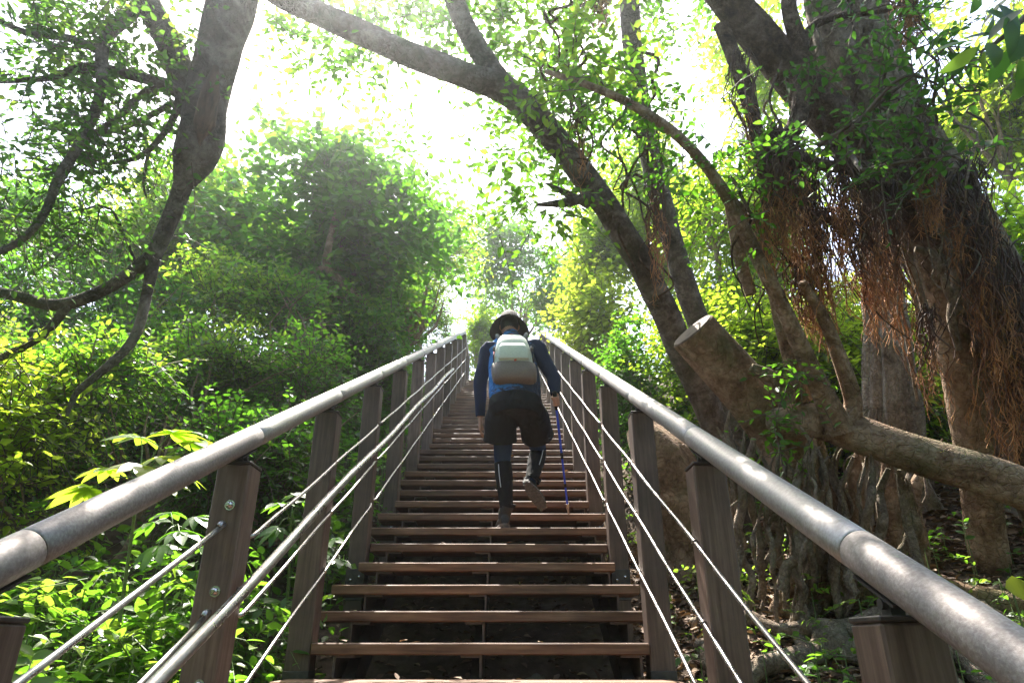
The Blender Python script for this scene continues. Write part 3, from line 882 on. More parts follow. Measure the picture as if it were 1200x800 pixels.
# T4: the big banyan on the right
b4 = at(1330, 760, 4.9)
banyan = thing('banyan_tree', 'massive leaning banyan with shaggy reddish aerial roots at the right edge', 'tree', b4)
mb = MB()
bt = path((1340, 780, 4.9), (1275, 600, 4.9), (1195, 450, 4.85), (1120, 310, 4.8), (1060, 200, 4.75), (1015, 110, 4.75), (990, 20, 4.8), (975, -80, 4.9), (960, -220, 5.0))
brad = [.62, .42, .335, .30, .27, .235, .22, .21, .19]
bp, brr = limb(mb, bt, brad, 40, .05, .07, .12, 7, 42)
limb(mb, path((1095, 275, 4.6), (1045, 215, 4.5), (985, 150, 4.5), (925, 85, 4.5), (870, 20, 4.5), (815, -50, 4.5), (740, -150, 4.6)), [.15, .158, .145, .128, .115, .115, .10], 22, .05, .06, .04, 4, 43)
limb(mb, path((900, 260, 4.3), (890, 170, 4.3), (868, 90, 4.4), (845, 30, 4.5)), [.03, .045, .05, .05], 10, .05, .1, .05, 4, 44)
limb(mb, path((912, 170, 4.2), (935, 140, 4.25), (940, 70, 4.3), (925, 10, 4.35), (930, -60, 4.4)), [.05, .055, .05, .05, .05], 10, .05, .1, 0, 4, 45)
limb(mb, path((935, 100, 4.3), (955, 30, 4.35), (1050, 10, 4.3)), [.035, .03, .015], 8, .05, .1, 0, 4, 46)
limb(mb, path((925, 178, 4.2), (970, 195, 4.15), (1010, 195, 4.1), (1040, 200, 4.1), (1048, 165, 4.15), (1030, 140, 4.3)), [.03, .038, .035, .038, .035, .02], 10, .04, .1, 0, 4, 47)
limb(mb, path((1000, 270, 4.4), (960, 250, 4.3), (990, 245, 4.3)), [.03, .025, .01], 8, .05, .1, 0, 4, 48)
mb.build('trunk', M['bark_dark'], banyan)
mb = MB()
# roots that wrap the trunk
T = nrm(np.gradient(bp, axis=0)); ref = np.array([0, -1.0, 0]); A_ = nrm(ref - T * (T @ ref)[:, None]); B_ = np.cross(T, A_)
r_ = np.random.RandomState(9)
for k in range(150):
    i0 = r_.randint(4, len(bp) - 50); ln = r_.randint(20, 60)
    ii = np.arange(i0, min(i0 + ln, len(bp) - 2), 4)
    if len(ii) < 4: continue
    a0 = r_.uniform(-1.8, 1.5); th = a0 + np.cumsum(r_.normal(size=len(ii)) * .13) + r_.normal() * .3 * np.linspace(0, 1, len(ii))
    rr = brr[ii] * r_.uniform(.98, 1.12)
    pts = bp[ii] + rr[:, None] * (np.cos(th)[:, None] * A_[ii] + np.sin(th)[:, None] * B_[ii])
    rad = r_.choice([.010, .014, .02, .028, .04, .055])
    limb(mb, pts, np.full(len(ii), rad), 7, .05, .15, 0, 4, k)
for k, (pp_, r0) in enumerate((([(1030, 130, 4.4), (1046, 170, 4.36), (1050, 200, 4.34), (1030, 214, 4.36), (1000, 212, 4.4)], .036), ([(1060, 190, 4.4), (1092, 240, 4.38), (1112, 285, 4.37), (1122, 330, 4.36), (1116, 370, 4.38), (1124, 410, 4.4)], .032),
        ([(1075, 180, 4.42), (1108, 215, 4.38), (1118, 262, 4.36), (1104, 300, 4.36), (1112, 345, 4.36), (1130, 365, 4.38)], .026), ([(1020, 210, 4.42), (1052, 268, 4.4), (1070, 320, 4.4), (1088, 375, 4.4), (1096, 440, 4.42)], .022),
        ([(1072, 292, 4.38), (1090, 296, 4.36), (1100, 312, 4.36), (1098, 326, 4.37)], .03), ([(1140, 262, 4.42), (1160, 320, 4.4), (1180, 390, 4.38), (1205, 470, 4.36)], .026), ([(1010, 232, 4.44), (1035, 300, 4.42), (1060, 380, 4.42), (1075, 470, 4.44)], .016),
        ([(1045, 240, 4.42), (1050, 310, 4.4), (1072, 350, 4.4), (1080, 430, 4.42)], .014), ([(1028, 215, 4.44), (1026, 280, 4.42), (1048, 340, 4.42), (1062, 430, 4.43)], .012))):
    limb(mb, path(*pp_), [r0 * .6] + [r0] * (len(pp_) - 2) + [r0 * .6], 9, .04, .12, .1, 3, 300 + k)
mb.build('wrapping_roots', M['root'], banyan)
bu = [  # top, bottom, strands, width at top, width at bottom, radius
    ((908, 150, 4.2), (918, 335, 4.1), 42, .05, .11), ((915, 160, 4.1), (928, 290, 4.05), 26, .05, .08), ((945, 210, 4.2), (968, 400, 4.2), 36, .05, .12),
    ((982, 165, 4.15), (988, 312, 4.15), 34, .06, .02), ((1004, 200, 4.2), (1042, 395, 4.2), 26, .04, .10), ((985, 250, 4.2), (1035, 390, 4.25), 26, .05, .1),
    ((1078, 165, 4.2), (1092, 272, 4.15), 36, .07, .05), ((1140, 190, 4.35), (1158, 330, 4.25), 26, .07, .10), ((1140, 250, 4.3), (1180, 450, 4.2), 54, .07, .10),
    ((1170, 300, 4.3), (1200, 500, 4.2), 60, .14, .2), ((1085, 360, 4.3), (1100, 490, 4.3), 14, .05, .06), ((1190, 380, 4.25), (1215, 560, 4.2), 50, .16, .2),
    ((868, 60, 4.35), (882, 215, 4.3), 12, .05, .04), ((1062, -20, 3.9), (1068, 55, 3.9), 40, .08, .06), ((1018, 200, 4.3), (1075, 430, 4.3), 18, .04, .06), ((1040, 215, 4.35), (1050, 400, 4.3), 16, .05, .06), ((930, 165, 4.15), (948, 330, 4.1), 18, .04, .07), ((960, 250, 4.2), (975, 420, 4.2), 14, .04, .07), ((1110, 205, 4.3), (1128, 330, 4.25), 20, .05, .05), ((930, 300, 4.3), (958, 395, 4.3), 30, .06, .07), ((700, -30, 4.6), (705, 35, 4.6), 20, .06, .02),
    ((770, 200, 5.0), (772, 345, 5.0), 14, .05, .06), ((680, 120, 4.9), (682, 218, 4.9), 10, .02, .03)]
for k, (a_, b_, ns, w0, w1) in enumerate(bu):
    r_ = np.random.RandomState(200 + k)
    a3, b3_ = at(*a_), at(*b_)
    mb = MB()
    for s in range(int(ns * 1.5)):
        p0 = a3 + r_.normal(size=3) * w0 * .6
        ln = r_.uniform(.55, 1.05)
        p1 = a3 + (b3_ - a3) * ln + r_.normal(size=3) * np.array([w1, w1, .02]) * .55
        p = wander(p0, p1, 11, .085, k * 977 + s)
        p = spline(p, .06)
        tn = np.linspace(0, 1, len(p)) ** 1.4 * r_.uniform(.55, 1.0)
        mb.tube(p, np.linspace(r_.uniform(.003, .007), .002, len(p)), 4, True, tint=tn)
        if s % 2 == 0:      # fine hairs near the tip
            for h in range(7):
                q = p[r_.randint(len(p) // 2, len(p))]
                mb.tube([q, q + np.array([r_.normal() * .012, r_.normal() * .012, -.025]), q + np.array([r_.normal() * .022, r_.normal() * .022, -.065])], [.0022, .002, .001], 3, False, tint=np.clip(r_.uniform(.6, 1.1), 0, 1))
    mb.build('aerial_root', M['fibre'], banyan)
for k in range(44):      # single hanging cords
    r_ = np.random.RandomState(400 + k)
    x = r_.uniform(850, 1120); y = r_.uniform(-10, 210); D = r_.uniform(4.1, 4.6)
    mb = MB()
    p = spline(wander(at(x, y, D), at(x + r_.uniform(-15, 60), y + r_.uniform(120, 260), D), 12, .16, 500 + k), .05)
    mb.tube(p, np.linspace(r_.uniform(.004, .013), .004, len(p)), 5)
    mb.build('aerial_root', M['bark_dark'] if k % 3 else M['root'], banyan)
spec = [(path((960, 170, 3.4), (1020, 130, 3.3), (1110, 55, 3.1)), 34, .2), (path((1000, 150, 3.3), (1060, 90, 3.2), (1120, 110, 3.2)), 36, .22), (path((1010, 200, 3.4), (1060, 190, 3.3), (1130, 180, 3.3)), 26, .18),
        (path((1020, 40, 3.4), (1060, 30, 3.3), (1110, 10, 3.3)), 20, .2), (path((930, 90, 3.9), (960, 60, 3.9), (1000, 20, 3.9)), 22, .2)]
cr = twig_leaves(banyan, spec, M['leaf_banyan'], per=7, L=.062, W=.032, seed=35, droop=.3, tr=(.0, .7))
mb = MB()
for k, (pts, _, _) in enumerate(spec[:3]):
    limb(mb, pts, [.012, .008, .003], 6, .05, .05, 0, 4, k)
limb(mb, [at(1010, 140, 4.6), at(985, 160, 4.0), at(960, 170, 3.4)], [.03, .02, .012], 6, .05, .05, 0, 4, 5)
limb(mb, [at(985, 160, 4.0), at(990, 155, 3.6), at(1000, 150, 3.3)], [.02, .015, .012], 6, .05, .05, 0, 4, 6)
limb(mb, [at(985, 160, 4.0), at(1000, 185, 3.7), at(1010, 200, 3.4)], [.02, .015, .012], 6, .05, .05, 0, 4, 7)
mb.build('branch', M['twig'], banyan)
bl = [(at(1000, -260, 5.0), (1.5, 1.5, .6)), (at(1250, -120, 5.2), (1.2, 1.4, .8)), (at(800, -300, 5), (1.2, 1.2, .5)), (at(1180, -380, 5.0), (1.5, 1.5, .5))]
make_crown('crown', bl, 520, 8, .085, .042, M['leaf_banyan'], 43, banyan, clump=.0, inner=.1, low=-1)

# T5/T6: smaller trunks in the root thicket
mb = MB()
t5 = thing('young_tree', 'plain upright trunk passing behind the level limb at the right', 'tree', at(1165, 720, 4.6))
limb(mb, path((1185, 780, 4.6), (1160, 650, 4.6), (1140, 520, 4.6), (1120, 420, 4.6), (1100, 330, 4.7), (1088, 250, 4.8)), [.145, .12, .115, .11, .105, .10], 18, .05, .06, .04, 4, 71)
mb.build('trunk', M['bark'], t5)
t6 = thing('buttressed_tree', 'pale tree base with folded buttress roots behind the level limb', 'tree', at(1050, 680, 5.8))
mb = MB()
limb(mb, path((1065, 720, 5.8), (1050, 600, 5.8), (1045, 500, 5.8), (1040, 420, 5.9), (1035, 340, 6.0), (1020, 200, 6.2)), [.35, .26, .19, .15, .13, .10], 40, .04, .08, .42, 9, 73)
for k in range(11):
    x = 985 + 14 * k
    limb(mb, path((1040 + (k - 5) * 4, 480, 5.7), (1040 + (k - 5) * 8, 560, 5.6), (x, 650, 5.5 - .04 * (k % 3)), (x - 20 + 4 * k, 720, 5.3)), [.006, .045, .08, .05], 10, .06, .1, .1, 4, 80 + k)
mb.build('trunk', M['bark_pale'], t6)
t7 = thing('rooted_stump', 'broad brown trunk base glimpsed under the right handrail behind the posts', 'tree stump', at(790, 640, 5.6))
mb = MB()
limb(mb, path((840, 720, 5.5), (800, 600, 5.6), (775, 540, 5.7), (750, 500, 5.9)), [.45, .33, .26, .12], 26, .06, .07, .12, 6, 90)
mb.build('trunk', M['bark'], t7)
lg = thing('fallen_log', 'rough fallen log lying low behind the right handrail', 'log', at(1150, 700, 4.2))
mb = MB()
limb(mb, path((1085, 690, 4.3), (1150, 703, 4.2), (1230, 725, 4.0), (1300, 740, 3.9)), [.09, .10, .11, .11], 16, .05, .09, .05, 4, 91)
mb.build('trunk', M['bark'], lg)

# ------------------------------------------------------------------ thickets: each shrub and tree its own thing
def bush(name, label, cat, px, py, D, rw, rh, leafm, seed, n=900, per=8, L=.075, W=.036, nb=5, group=None, clump=.25, trunk=.05, tr=(0, 1), spread=1.0, rd=None, droop=.25, flat=.5, inner=.4, c0=None, twigr=.004):
    """crown centred at the pixel/depth, rw x rh metres half size, with a stem to the ground"""
    r_ = np.random.RandomState(seed)
    c = at(px, py, D) if c0 is None else np.array(c0, float)
    rd = rd or rw
    base = np.array([c[0], c[1], gz(c[0], c[1])])
    root = thing(name, label, cat, base, group)
    blobs = [(c, (rw * .52, rd * .52, rh * .55))]
    k_ = 1.55 if 'tree' in name else 1.35
    L, W, nb, n = L * k_, W * k_, nb + 9, int(n * .85)
    if 'shrub' in name:
        hz_ = max((c[2] - base[2]) * .5, .2)
        blobs.append(((c + base) / 2, (rw * .8, rd * .7, hz_)))
        n = int(n * 1.35)
    for k in range(nb):
        u = nrm(r_.normal(size=3)) * np.array([rw, rd, rh]) * r_.uniform(.5, .95) * spread
        s = r_.uniform(.18, .46)
        blobs.append((c + u, (rw * s, rd * s, rh * s * 1.05)))
    if seed == 101:      # the domed tree: high on the left, stepping down toward the gap
        blobs = [(at(x, y, D + dd), (q / 71, q / 71 * 1.1, q / 75)) for x, y, q, dd in ((362, 228, 54, 0), (312, 262, 46, .2), (400, 215, 36, .2), (428, 262, 46, -.2), (468, 308, 40, .3), (385, 305, 60, -.3), (300, 325, 50, .2), (478, 362, 36, .4), (345, 185, 26, .1), (390, 182, 24, .3), (452, 228, 22, .1), (270, 262, 24, .3), (415, 345, 44, 0))]
    mb = MB()
    limbs_to(mb, base, [q for q in blobs if q[0][2] > base[2] + .55 * (c[2] - base[2])][:5], trunk * (1 if 'tree' in name else .6), seed, .18, 7, 2)
    mb.build('trunk' if 'tree' in name else 'stem', M['bark'], root)
    make_crown('crown' if 'tree' in name else 'foliage', blobs, n, per, L, W, leafm, seed, root, clump=clump, inner=inner, tr=tr, twigr=twigr, droop=droop, flat=flat, low=-.95)
    return root

LT = 'thicket on the left bank'
RT = 'thicket on the right bank'
TREES = [
    # left bank
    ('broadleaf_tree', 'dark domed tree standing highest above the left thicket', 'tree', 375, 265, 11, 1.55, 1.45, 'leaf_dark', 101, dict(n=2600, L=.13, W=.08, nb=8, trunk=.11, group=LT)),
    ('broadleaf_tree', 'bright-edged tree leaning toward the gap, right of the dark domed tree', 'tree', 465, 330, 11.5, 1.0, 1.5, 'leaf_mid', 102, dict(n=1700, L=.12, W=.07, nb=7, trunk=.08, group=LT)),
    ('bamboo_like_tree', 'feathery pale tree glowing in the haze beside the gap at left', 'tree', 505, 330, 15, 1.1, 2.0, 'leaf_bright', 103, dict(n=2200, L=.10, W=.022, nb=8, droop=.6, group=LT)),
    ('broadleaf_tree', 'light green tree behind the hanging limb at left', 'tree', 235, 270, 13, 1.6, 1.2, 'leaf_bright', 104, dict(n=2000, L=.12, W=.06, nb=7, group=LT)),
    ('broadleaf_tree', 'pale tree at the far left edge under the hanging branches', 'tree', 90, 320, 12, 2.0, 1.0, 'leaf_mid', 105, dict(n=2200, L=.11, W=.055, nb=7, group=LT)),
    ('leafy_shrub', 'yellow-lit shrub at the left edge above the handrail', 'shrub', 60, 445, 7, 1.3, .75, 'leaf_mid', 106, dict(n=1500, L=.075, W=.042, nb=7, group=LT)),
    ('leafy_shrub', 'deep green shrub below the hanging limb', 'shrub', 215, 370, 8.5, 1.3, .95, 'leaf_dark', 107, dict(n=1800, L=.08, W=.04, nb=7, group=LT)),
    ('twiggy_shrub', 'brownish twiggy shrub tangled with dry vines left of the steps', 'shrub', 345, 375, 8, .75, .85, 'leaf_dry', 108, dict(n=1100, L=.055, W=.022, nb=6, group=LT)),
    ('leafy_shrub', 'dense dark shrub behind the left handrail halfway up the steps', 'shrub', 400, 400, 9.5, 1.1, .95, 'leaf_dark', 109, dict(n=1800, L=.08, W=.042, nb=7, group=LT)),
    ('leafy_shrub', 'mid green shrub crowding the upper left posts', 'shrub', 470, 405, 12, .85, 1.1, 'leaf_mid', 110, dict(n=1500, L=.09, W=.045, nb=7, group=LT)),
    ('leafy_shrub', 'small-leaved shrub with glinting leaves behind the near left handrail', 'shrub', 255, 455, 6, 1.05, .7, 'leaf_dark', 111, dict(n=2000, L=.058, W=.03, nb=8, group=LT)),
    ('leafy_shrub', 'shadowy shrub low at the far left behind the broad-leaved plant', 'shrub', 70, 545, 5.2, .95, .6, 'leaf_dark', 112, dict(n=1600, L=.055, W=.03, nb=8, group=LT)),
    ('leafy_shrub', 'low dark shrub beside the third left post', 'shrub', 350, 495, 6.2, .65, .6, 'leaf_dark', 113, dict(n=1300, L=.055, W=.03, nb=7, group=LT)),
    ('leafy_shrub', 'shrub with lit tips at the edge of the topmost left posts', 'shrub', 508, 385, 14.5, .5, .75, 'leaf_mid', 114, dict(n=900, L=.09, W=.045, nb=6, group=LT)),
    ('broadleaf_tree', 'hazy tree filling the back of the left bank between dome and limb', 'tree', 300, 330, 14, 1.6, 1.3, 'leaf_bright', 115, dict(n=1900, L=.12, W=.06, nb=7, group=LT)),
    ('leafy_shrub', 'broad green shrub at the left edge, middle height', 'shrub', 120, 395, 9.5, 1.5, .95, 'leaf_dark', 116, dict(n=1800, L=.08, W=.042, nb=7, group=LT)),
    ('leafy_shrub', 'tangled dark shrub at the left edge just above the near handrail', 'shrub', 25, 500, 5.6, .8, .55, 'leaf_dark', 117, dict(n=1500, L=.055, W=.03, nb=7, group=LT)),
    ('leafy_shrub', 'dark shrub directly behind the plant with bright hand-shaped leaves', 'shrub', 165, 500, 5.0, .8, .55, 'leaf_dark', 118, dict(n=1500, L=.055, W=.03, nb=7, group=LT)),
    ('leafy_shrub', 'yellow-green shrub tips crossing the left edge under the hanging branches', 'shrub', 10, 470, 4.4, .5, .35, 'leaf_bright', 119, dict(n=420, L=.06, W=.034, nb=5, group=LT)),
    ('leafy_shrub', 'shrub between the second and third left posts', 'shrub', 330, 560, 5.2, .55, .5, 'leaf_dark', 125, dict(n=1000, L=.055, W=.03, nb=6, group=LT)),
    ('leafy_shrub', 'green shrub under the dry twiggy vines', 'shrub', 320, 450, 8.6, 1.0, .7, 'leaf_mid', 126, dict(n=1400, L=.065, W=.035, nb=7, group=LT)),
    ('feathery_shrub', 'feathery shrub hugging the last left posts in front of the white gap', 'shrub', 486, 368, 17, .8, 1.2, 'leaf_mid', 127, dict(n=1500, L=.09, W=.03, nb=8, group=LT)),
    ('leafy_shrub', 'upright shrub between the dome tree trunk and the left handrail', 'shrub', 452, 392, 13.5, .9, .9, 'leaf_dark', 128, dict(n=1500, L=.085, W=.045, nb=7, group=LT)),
    # beyond the top
    ('spreading_tree', 'hazy grey-green tree straight ahead above the top of the steps', 'tree', 600, 325, 21, 1.6, 1.5, 'leaf_mid', 120, dict(n=1700, L=.13, W=.07, nb=9, trunk=.08, clump=.05, inner=.3)),
    ('leafy_shrub', 'dark bush behind the hat at the top of the right railing', 'shrub', 640, 372, 19, .8, .75, 'leaf_dark', 121, dict(n=1100, L=.10, W=.06, nb=6)),
    ('leafy_shrub', 'pale bush at the top left end of the steps', 'shrub', 562, 388, 19.5, .6, .4, 'leaf_bright', 122, dict(n=600, L=.10, W=.06, nb=5, clump=.1)),
    # right bank: sunlit glow is put into the brighter leaf colour
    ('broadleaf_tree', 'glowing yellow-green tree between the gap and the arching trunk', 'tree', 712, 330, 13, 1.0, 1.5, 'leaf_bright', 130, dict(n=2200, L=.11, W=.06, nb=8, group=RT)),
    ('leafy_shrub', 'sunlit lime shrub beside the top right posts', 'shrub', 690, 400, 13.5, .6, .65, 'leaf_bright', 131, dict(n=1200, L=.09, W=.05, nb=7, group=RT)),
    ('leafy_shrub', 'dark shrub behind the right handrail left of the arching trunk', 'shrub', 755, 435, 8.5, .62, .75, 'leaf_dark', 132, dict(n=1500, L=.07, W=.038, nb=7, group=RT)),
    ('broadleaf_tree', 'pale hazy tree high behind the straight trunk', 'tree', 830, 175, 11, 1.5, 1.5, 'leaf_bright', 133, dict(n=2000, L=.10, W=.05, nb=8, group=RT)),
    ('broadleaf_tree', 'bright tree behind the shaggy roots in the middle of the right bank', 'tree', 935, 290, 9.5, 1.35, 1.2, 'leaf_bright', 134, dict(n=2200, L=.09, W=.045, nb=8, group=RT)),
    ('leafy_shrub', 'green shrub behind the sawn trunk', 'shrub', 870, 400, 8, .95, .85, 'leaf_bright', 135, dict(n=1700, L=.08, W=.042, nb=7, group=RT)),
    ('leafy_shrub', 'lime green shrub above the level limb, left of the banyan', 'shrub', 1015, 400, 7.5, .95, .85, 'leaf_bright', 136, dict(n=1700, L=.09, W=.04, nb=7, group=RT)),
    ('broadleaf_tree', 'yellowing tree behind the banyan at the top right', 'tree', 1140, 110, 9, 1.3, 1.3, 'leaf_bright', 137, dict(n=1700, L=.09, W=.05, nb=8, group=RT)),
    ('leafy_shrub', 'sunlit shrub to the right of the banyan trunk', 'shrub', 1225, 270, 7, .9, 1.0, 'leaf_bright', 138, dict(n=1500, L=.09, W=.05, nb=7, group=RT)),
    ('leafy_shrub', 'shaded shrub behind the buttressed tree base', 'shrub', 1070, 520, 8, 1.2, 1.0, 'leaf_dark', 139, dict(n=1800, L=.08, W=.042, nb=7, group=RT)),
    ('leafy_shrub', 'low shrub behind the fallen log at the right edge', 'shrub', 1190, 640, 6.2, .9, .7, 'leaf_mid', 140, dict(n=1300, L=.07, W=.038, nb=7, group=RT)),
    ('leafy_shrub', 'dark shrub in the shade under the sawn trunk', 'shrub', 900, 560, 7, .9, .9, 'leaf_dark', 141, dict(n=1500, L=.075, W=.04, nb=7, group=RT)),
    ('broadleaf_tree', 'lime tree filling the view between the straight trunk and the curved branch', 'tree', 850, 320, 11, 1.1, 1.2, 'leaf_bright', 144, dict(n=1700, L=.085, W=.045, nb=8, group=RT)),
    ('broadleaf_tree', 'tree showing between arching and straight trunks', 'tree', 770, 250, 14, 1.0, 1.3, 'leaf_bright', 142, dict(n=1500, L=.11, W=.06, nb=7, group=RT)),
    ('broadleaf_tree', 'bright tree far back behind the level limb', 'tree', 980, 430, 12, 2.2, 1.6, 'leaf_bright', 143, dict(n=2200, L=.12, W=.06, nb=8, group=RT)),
]
BT = 'trees along the lower part of the path'
for k, (x, y, z, rw, rh, lb) in enumerate(((-3.6, -3.5, 3.6, 2.2, 2.2, 'unseen leafy tree added left of the lower steps'), (3.8, -3.0, 3.8, 2.2, 2.2, 'unseen leafy tree added right of the lower steps'), (-1.0, -8.0, 3.5, 3.0, 3.2, 'unseen broad tree added over the bottom of the path'),
        (5.0, -8.5, 3.0, 3.0, 3.2, 'unseen broad tree added low on the right slope'), (-6.5, -8.5, 3.0, 3.0, 3.2, 'unseen broad tree added low on the left slope'), (-6.0, .6, 4.2, 1.8, 2.0, 'unseen tree added to the left of the camera'), (6.2, .8, 4.2, 1.8, 2.0, 'unseen tree added to the right of the camera'),
        (-.4, -3.4, 6.6, 2.4, .9, 'unseen spreading tree added with its crown over the lower steps'))):
    TREES.append(('broadleaf_tree', lb, 'tree', 0, 0, 0, rw, rh, 'leaf_dark', 300 + k, dict(n=1500, L=.17, W=.10, nb=7, trunk=.12, group=BT, c0=(x, y, z), twigr=0)))  # unseen trees, added to keep skylight from behind off the steps
for (nm, lb, ct, px, py, D, rw, rh, lm, sd, kw) in TREES:
    t_ = bush(nm, lb, ct, px, py, D, rw, rh, M[lm], sd, **kw)
    if sd == 101:
        mb = MB()
        limb(mb, path((450, 425, 10.4), (432, 365, 10.1), (405, 335, 9.9), (384, 312, 9.8), (386, 285, 9.8), (396, 240, 10.1)), [.09, .075, .065, .06, .05, .03], 12, .08, .08, 0, 4, 3)
        limb(mb, path((384, 312, 9.8), (350, 322, 9.7), (300, 330, 9.8), (262, 338, 9.9)), [.04, .035, .028, .015], 9, .08, .08, 0, 4, 4)
        limb(mb, path((418, 345, 9.95), (395, 348, 9.8), (378, 338, 9.7)), [.035, .03, .012], 9, .08, .08, 0, 4, 5)
        mb.build('limb', M['bark'], t_)

# corner spray of big leaves close to the camera
cs = thing('overhanging_branch', 'dark branch of big oval leaves reaching in at the top right corner', 'branch', at(1260, -60, 2.4))
mb = MB()
limb(mb, path((1330, -120, 2.6), (1240, -20, 2.35), (1180, 40, 2.2), (1150, 60, 2.15)), [.02, .014, .009, .004], 8, .04, .05, 0, 4, 3)
mb.build('twig', M['twig'], cs)
r_ = np.random.RandomState(17)
mb = MB()
P, Dd, Nn, Ls, ti = [], [], [], [], []
for (x, y, dx, dy, D, l, t) in ((1140, 48, -40, 6, 2.15, .13, .5), (1145, 55, -36, 30, 2.15, .12, .75), (1155, 60, -4, 22, 2.15, .08, .7), (1160, 50, 14, 30, 2.15, .12, .6), (1178, 60, -12, 34, 2.2, .12, .1),
        (1185, 30, -20, -20, 2.2, .12, .1), (1190, 50, 30, -10, 2.2, .13, .1), (1180, 20, 10, 40, 2.1, .14, .1), (1200, 10, -30, 20, 2.1, .14, .05), (1195, 70, 5, 36, 2.2, .12, .3), (1165, 20, -10, 34, 2.25, .1, .1),
        (1190, -8, -20, 16, 2.2, .13, .1), (1210, 40, -30, 36, 2.1, .13, .2), (1172, 40, -30, 0, 2.2, .11, .0), (1148, -5, -10, 26, 2.3, .08, .1), (1205, 90, -16, 26, 2.2, .1, .5), (1170, 5, 20, 20, 2.2, .14, .05)):
    P.append(at(x, y, D)); Dd.append(at(x + dx, y + dy, D + r_.normal() * .05) - at(x, y, D)); Ls.append(l)
    Nn.append(nrm(UP * .5 - FWD * .6 + r_.normal(size=3) * .35)); ti.append(t)
leaves(mb, np.array(P), np.array(Dd), np.array(Nn), np.array(Ls), np.array(Ls) * .52, np.array(ti), shape=1, fold=.2)
mb.build('leaves', M['leaf_banyan'], cs)
l1 = thing('sapling', 'single round green leaf on a thin stalk at the lower right edge', 'plant', at(1205, 760, 2.3))
mb = MB()
limb(mb, path((1215, 790, 2.3), (1205, 740, 2.25), (1200, 695, 2.2)), [.005, .004, .003], 6, .03, .03, 0, 4, 4)
mb.build('stem', M['twig'], l1)
mb = MB()
leaves(mb, np.array(path((1178, 688, 2.2), (1200, 720, 2.2))), np.array([RIGHT * 1 - UP * .05, RIGHT - UP * .5]), np.array([UP * .7 - FWD * .7, UP * .7 - FWD * .5]), np.array([.11, .09]), np.array([.085, .06]), np.array([.8, .7]), shape=1, fold=.1)
mb.build('leaf', M['leaf_bright'], l1)

# ------------------------------------------------------------------ broad-leaved plants and undergrowth
def palmate(mb, c, ax, nr, size, tint, r_, lobes=7):
    """one hand-shaped leaf: lobes fanned around the petiole end"""
    ax = nrm(ax); nr = nrm(nr - ax * np.dot(nr, ax)); sd = np.cross(nr, ax)
    P, Dd, Nn, L = [], [], [], []
    for k in range(lobes):
        a_ = (k - (lobes - 1) / 2) * (4.1 / lobes)
        P.append(c); Dd.append(ax * math.cos(a_) + sd * math.sin(a_) - nr * .12); Nn.append(nr + r_.normal(size=3) * .12)
        L.append(size * (1 - .38 * abs(a_) / 2.05) * r_.uniform(.9, 1.1))
    L = np.array(L)
    leaves(mb, np.array(P), np.array(Dd), np.array(Nn), L, L * .42, np.clip(tint + r_.normal(size=lobes) * .05, 0, 1), shape=1, fold=.12, droop=.18)
def palmate_plant(label, base, top, lv, leafm, seed):
    r_ = np.random.RandomState(seed)
    root = thing('palmate_plant', label, 'plant', base)
    st = MB(); lf = MB()
    limb(st, [base, base * .5 + top * .5 + r_.normal(size=3) * .03, top], [.012, .009, .006], 7, .05, .03, 0, 4, seed)
    for (px, py, D, size, tint) in lv:
        c = at(px, py, D)
        o = top - np.array([0, 0, r_.uniform(0, .12)])
        m_ = o * .5 + c * .5 + np.array([0, 0, .03])
        limb(st, [o, m_, c], [.004, .003, .0022], 5, .04, 0, 0, 4, seed)
        ax = c - o; ax[2] = ax[2] * .3 - .03
        size *= 1.22
        palmate(lf, c, ax, np.array([r_.normal() * .2, r_.normal() * .2 - .15, 1.]), size, tint, r_)
    st.build('stem', M['stalk'], root); lf.build('leaves', leafm, root)
M['stalk'] = plain('green_stalk', (.10, .15, .04), .5, 0, 40)
M['stalk'].node_tree.nodes['Principled BSDF'].inputs['Roughness'].default_value = .5
def gp(px, py, D):
    p = at(px, py, D); return np.array([p[0], p[1], gz(p[0], p[1])])
palmate_plant('tall plant with bright hand-shaped leaves above the near left handrail', gp(160, 700, 3.3), at(165, 552, 3.3),
              [(105, 572, 3.25, .16, .75), (128, 548, 3.35, .15, .7), (165, 512, 3.4, .17, .5), (200, 508, 3.3, .17, .6), (168, 545, 3.15, .17, 1.0), (190, 535, 3.25, .15, .9), (225, 518, 3.3, .18, .55), (120, 590, 3.2, .13, .5), (185, 562, 3.2, .14, .9), (208, 552, 3.35, .14, .7)], M['leaf_bright'], 51)
palmate_plant('shorter plant with hand-shaped leaves between the first two left posts', gp(205, 700, 3.5), at(205, 615, 3.5),
              [(180, 612, 3.4, .13, .5), (230, 605, 3.5, .13, .6), (210, 622, 3.3, .14, .4), (185, 640, 3.35, .13, .5), (235, 640, 3.5, .12, .5), (200, 600, 3.6, .12, .6)], M['leaf_mid'], 52)
palmate_plant('plant with hand-shaped leaves seen through the rods past the second left post', gp(340, 690, 4.2), at(342, 600, 4.2),
              [(330, 590, 4.1, .14, .6), (355, 588, 4.2, .14, .5), (325, 618, 4.1, .13, .4), (360, 612, 4.15, .14, .5), (345, 580, 4.3, .12, .7), (350, 640, 4.1, .13, .5)], M['leaf_mid'], 53)
palmate_plant('leafy plant leaning through the rods at the third left post', gp(375, 690, 4.6), at(395, 640, 4.5),
              [(388, 632, 4.1, .13, .3), (398, 655, 4.1, .12, .3), (380, 645, 4.2, .11, .4)], M['leaf_dark'], 54)
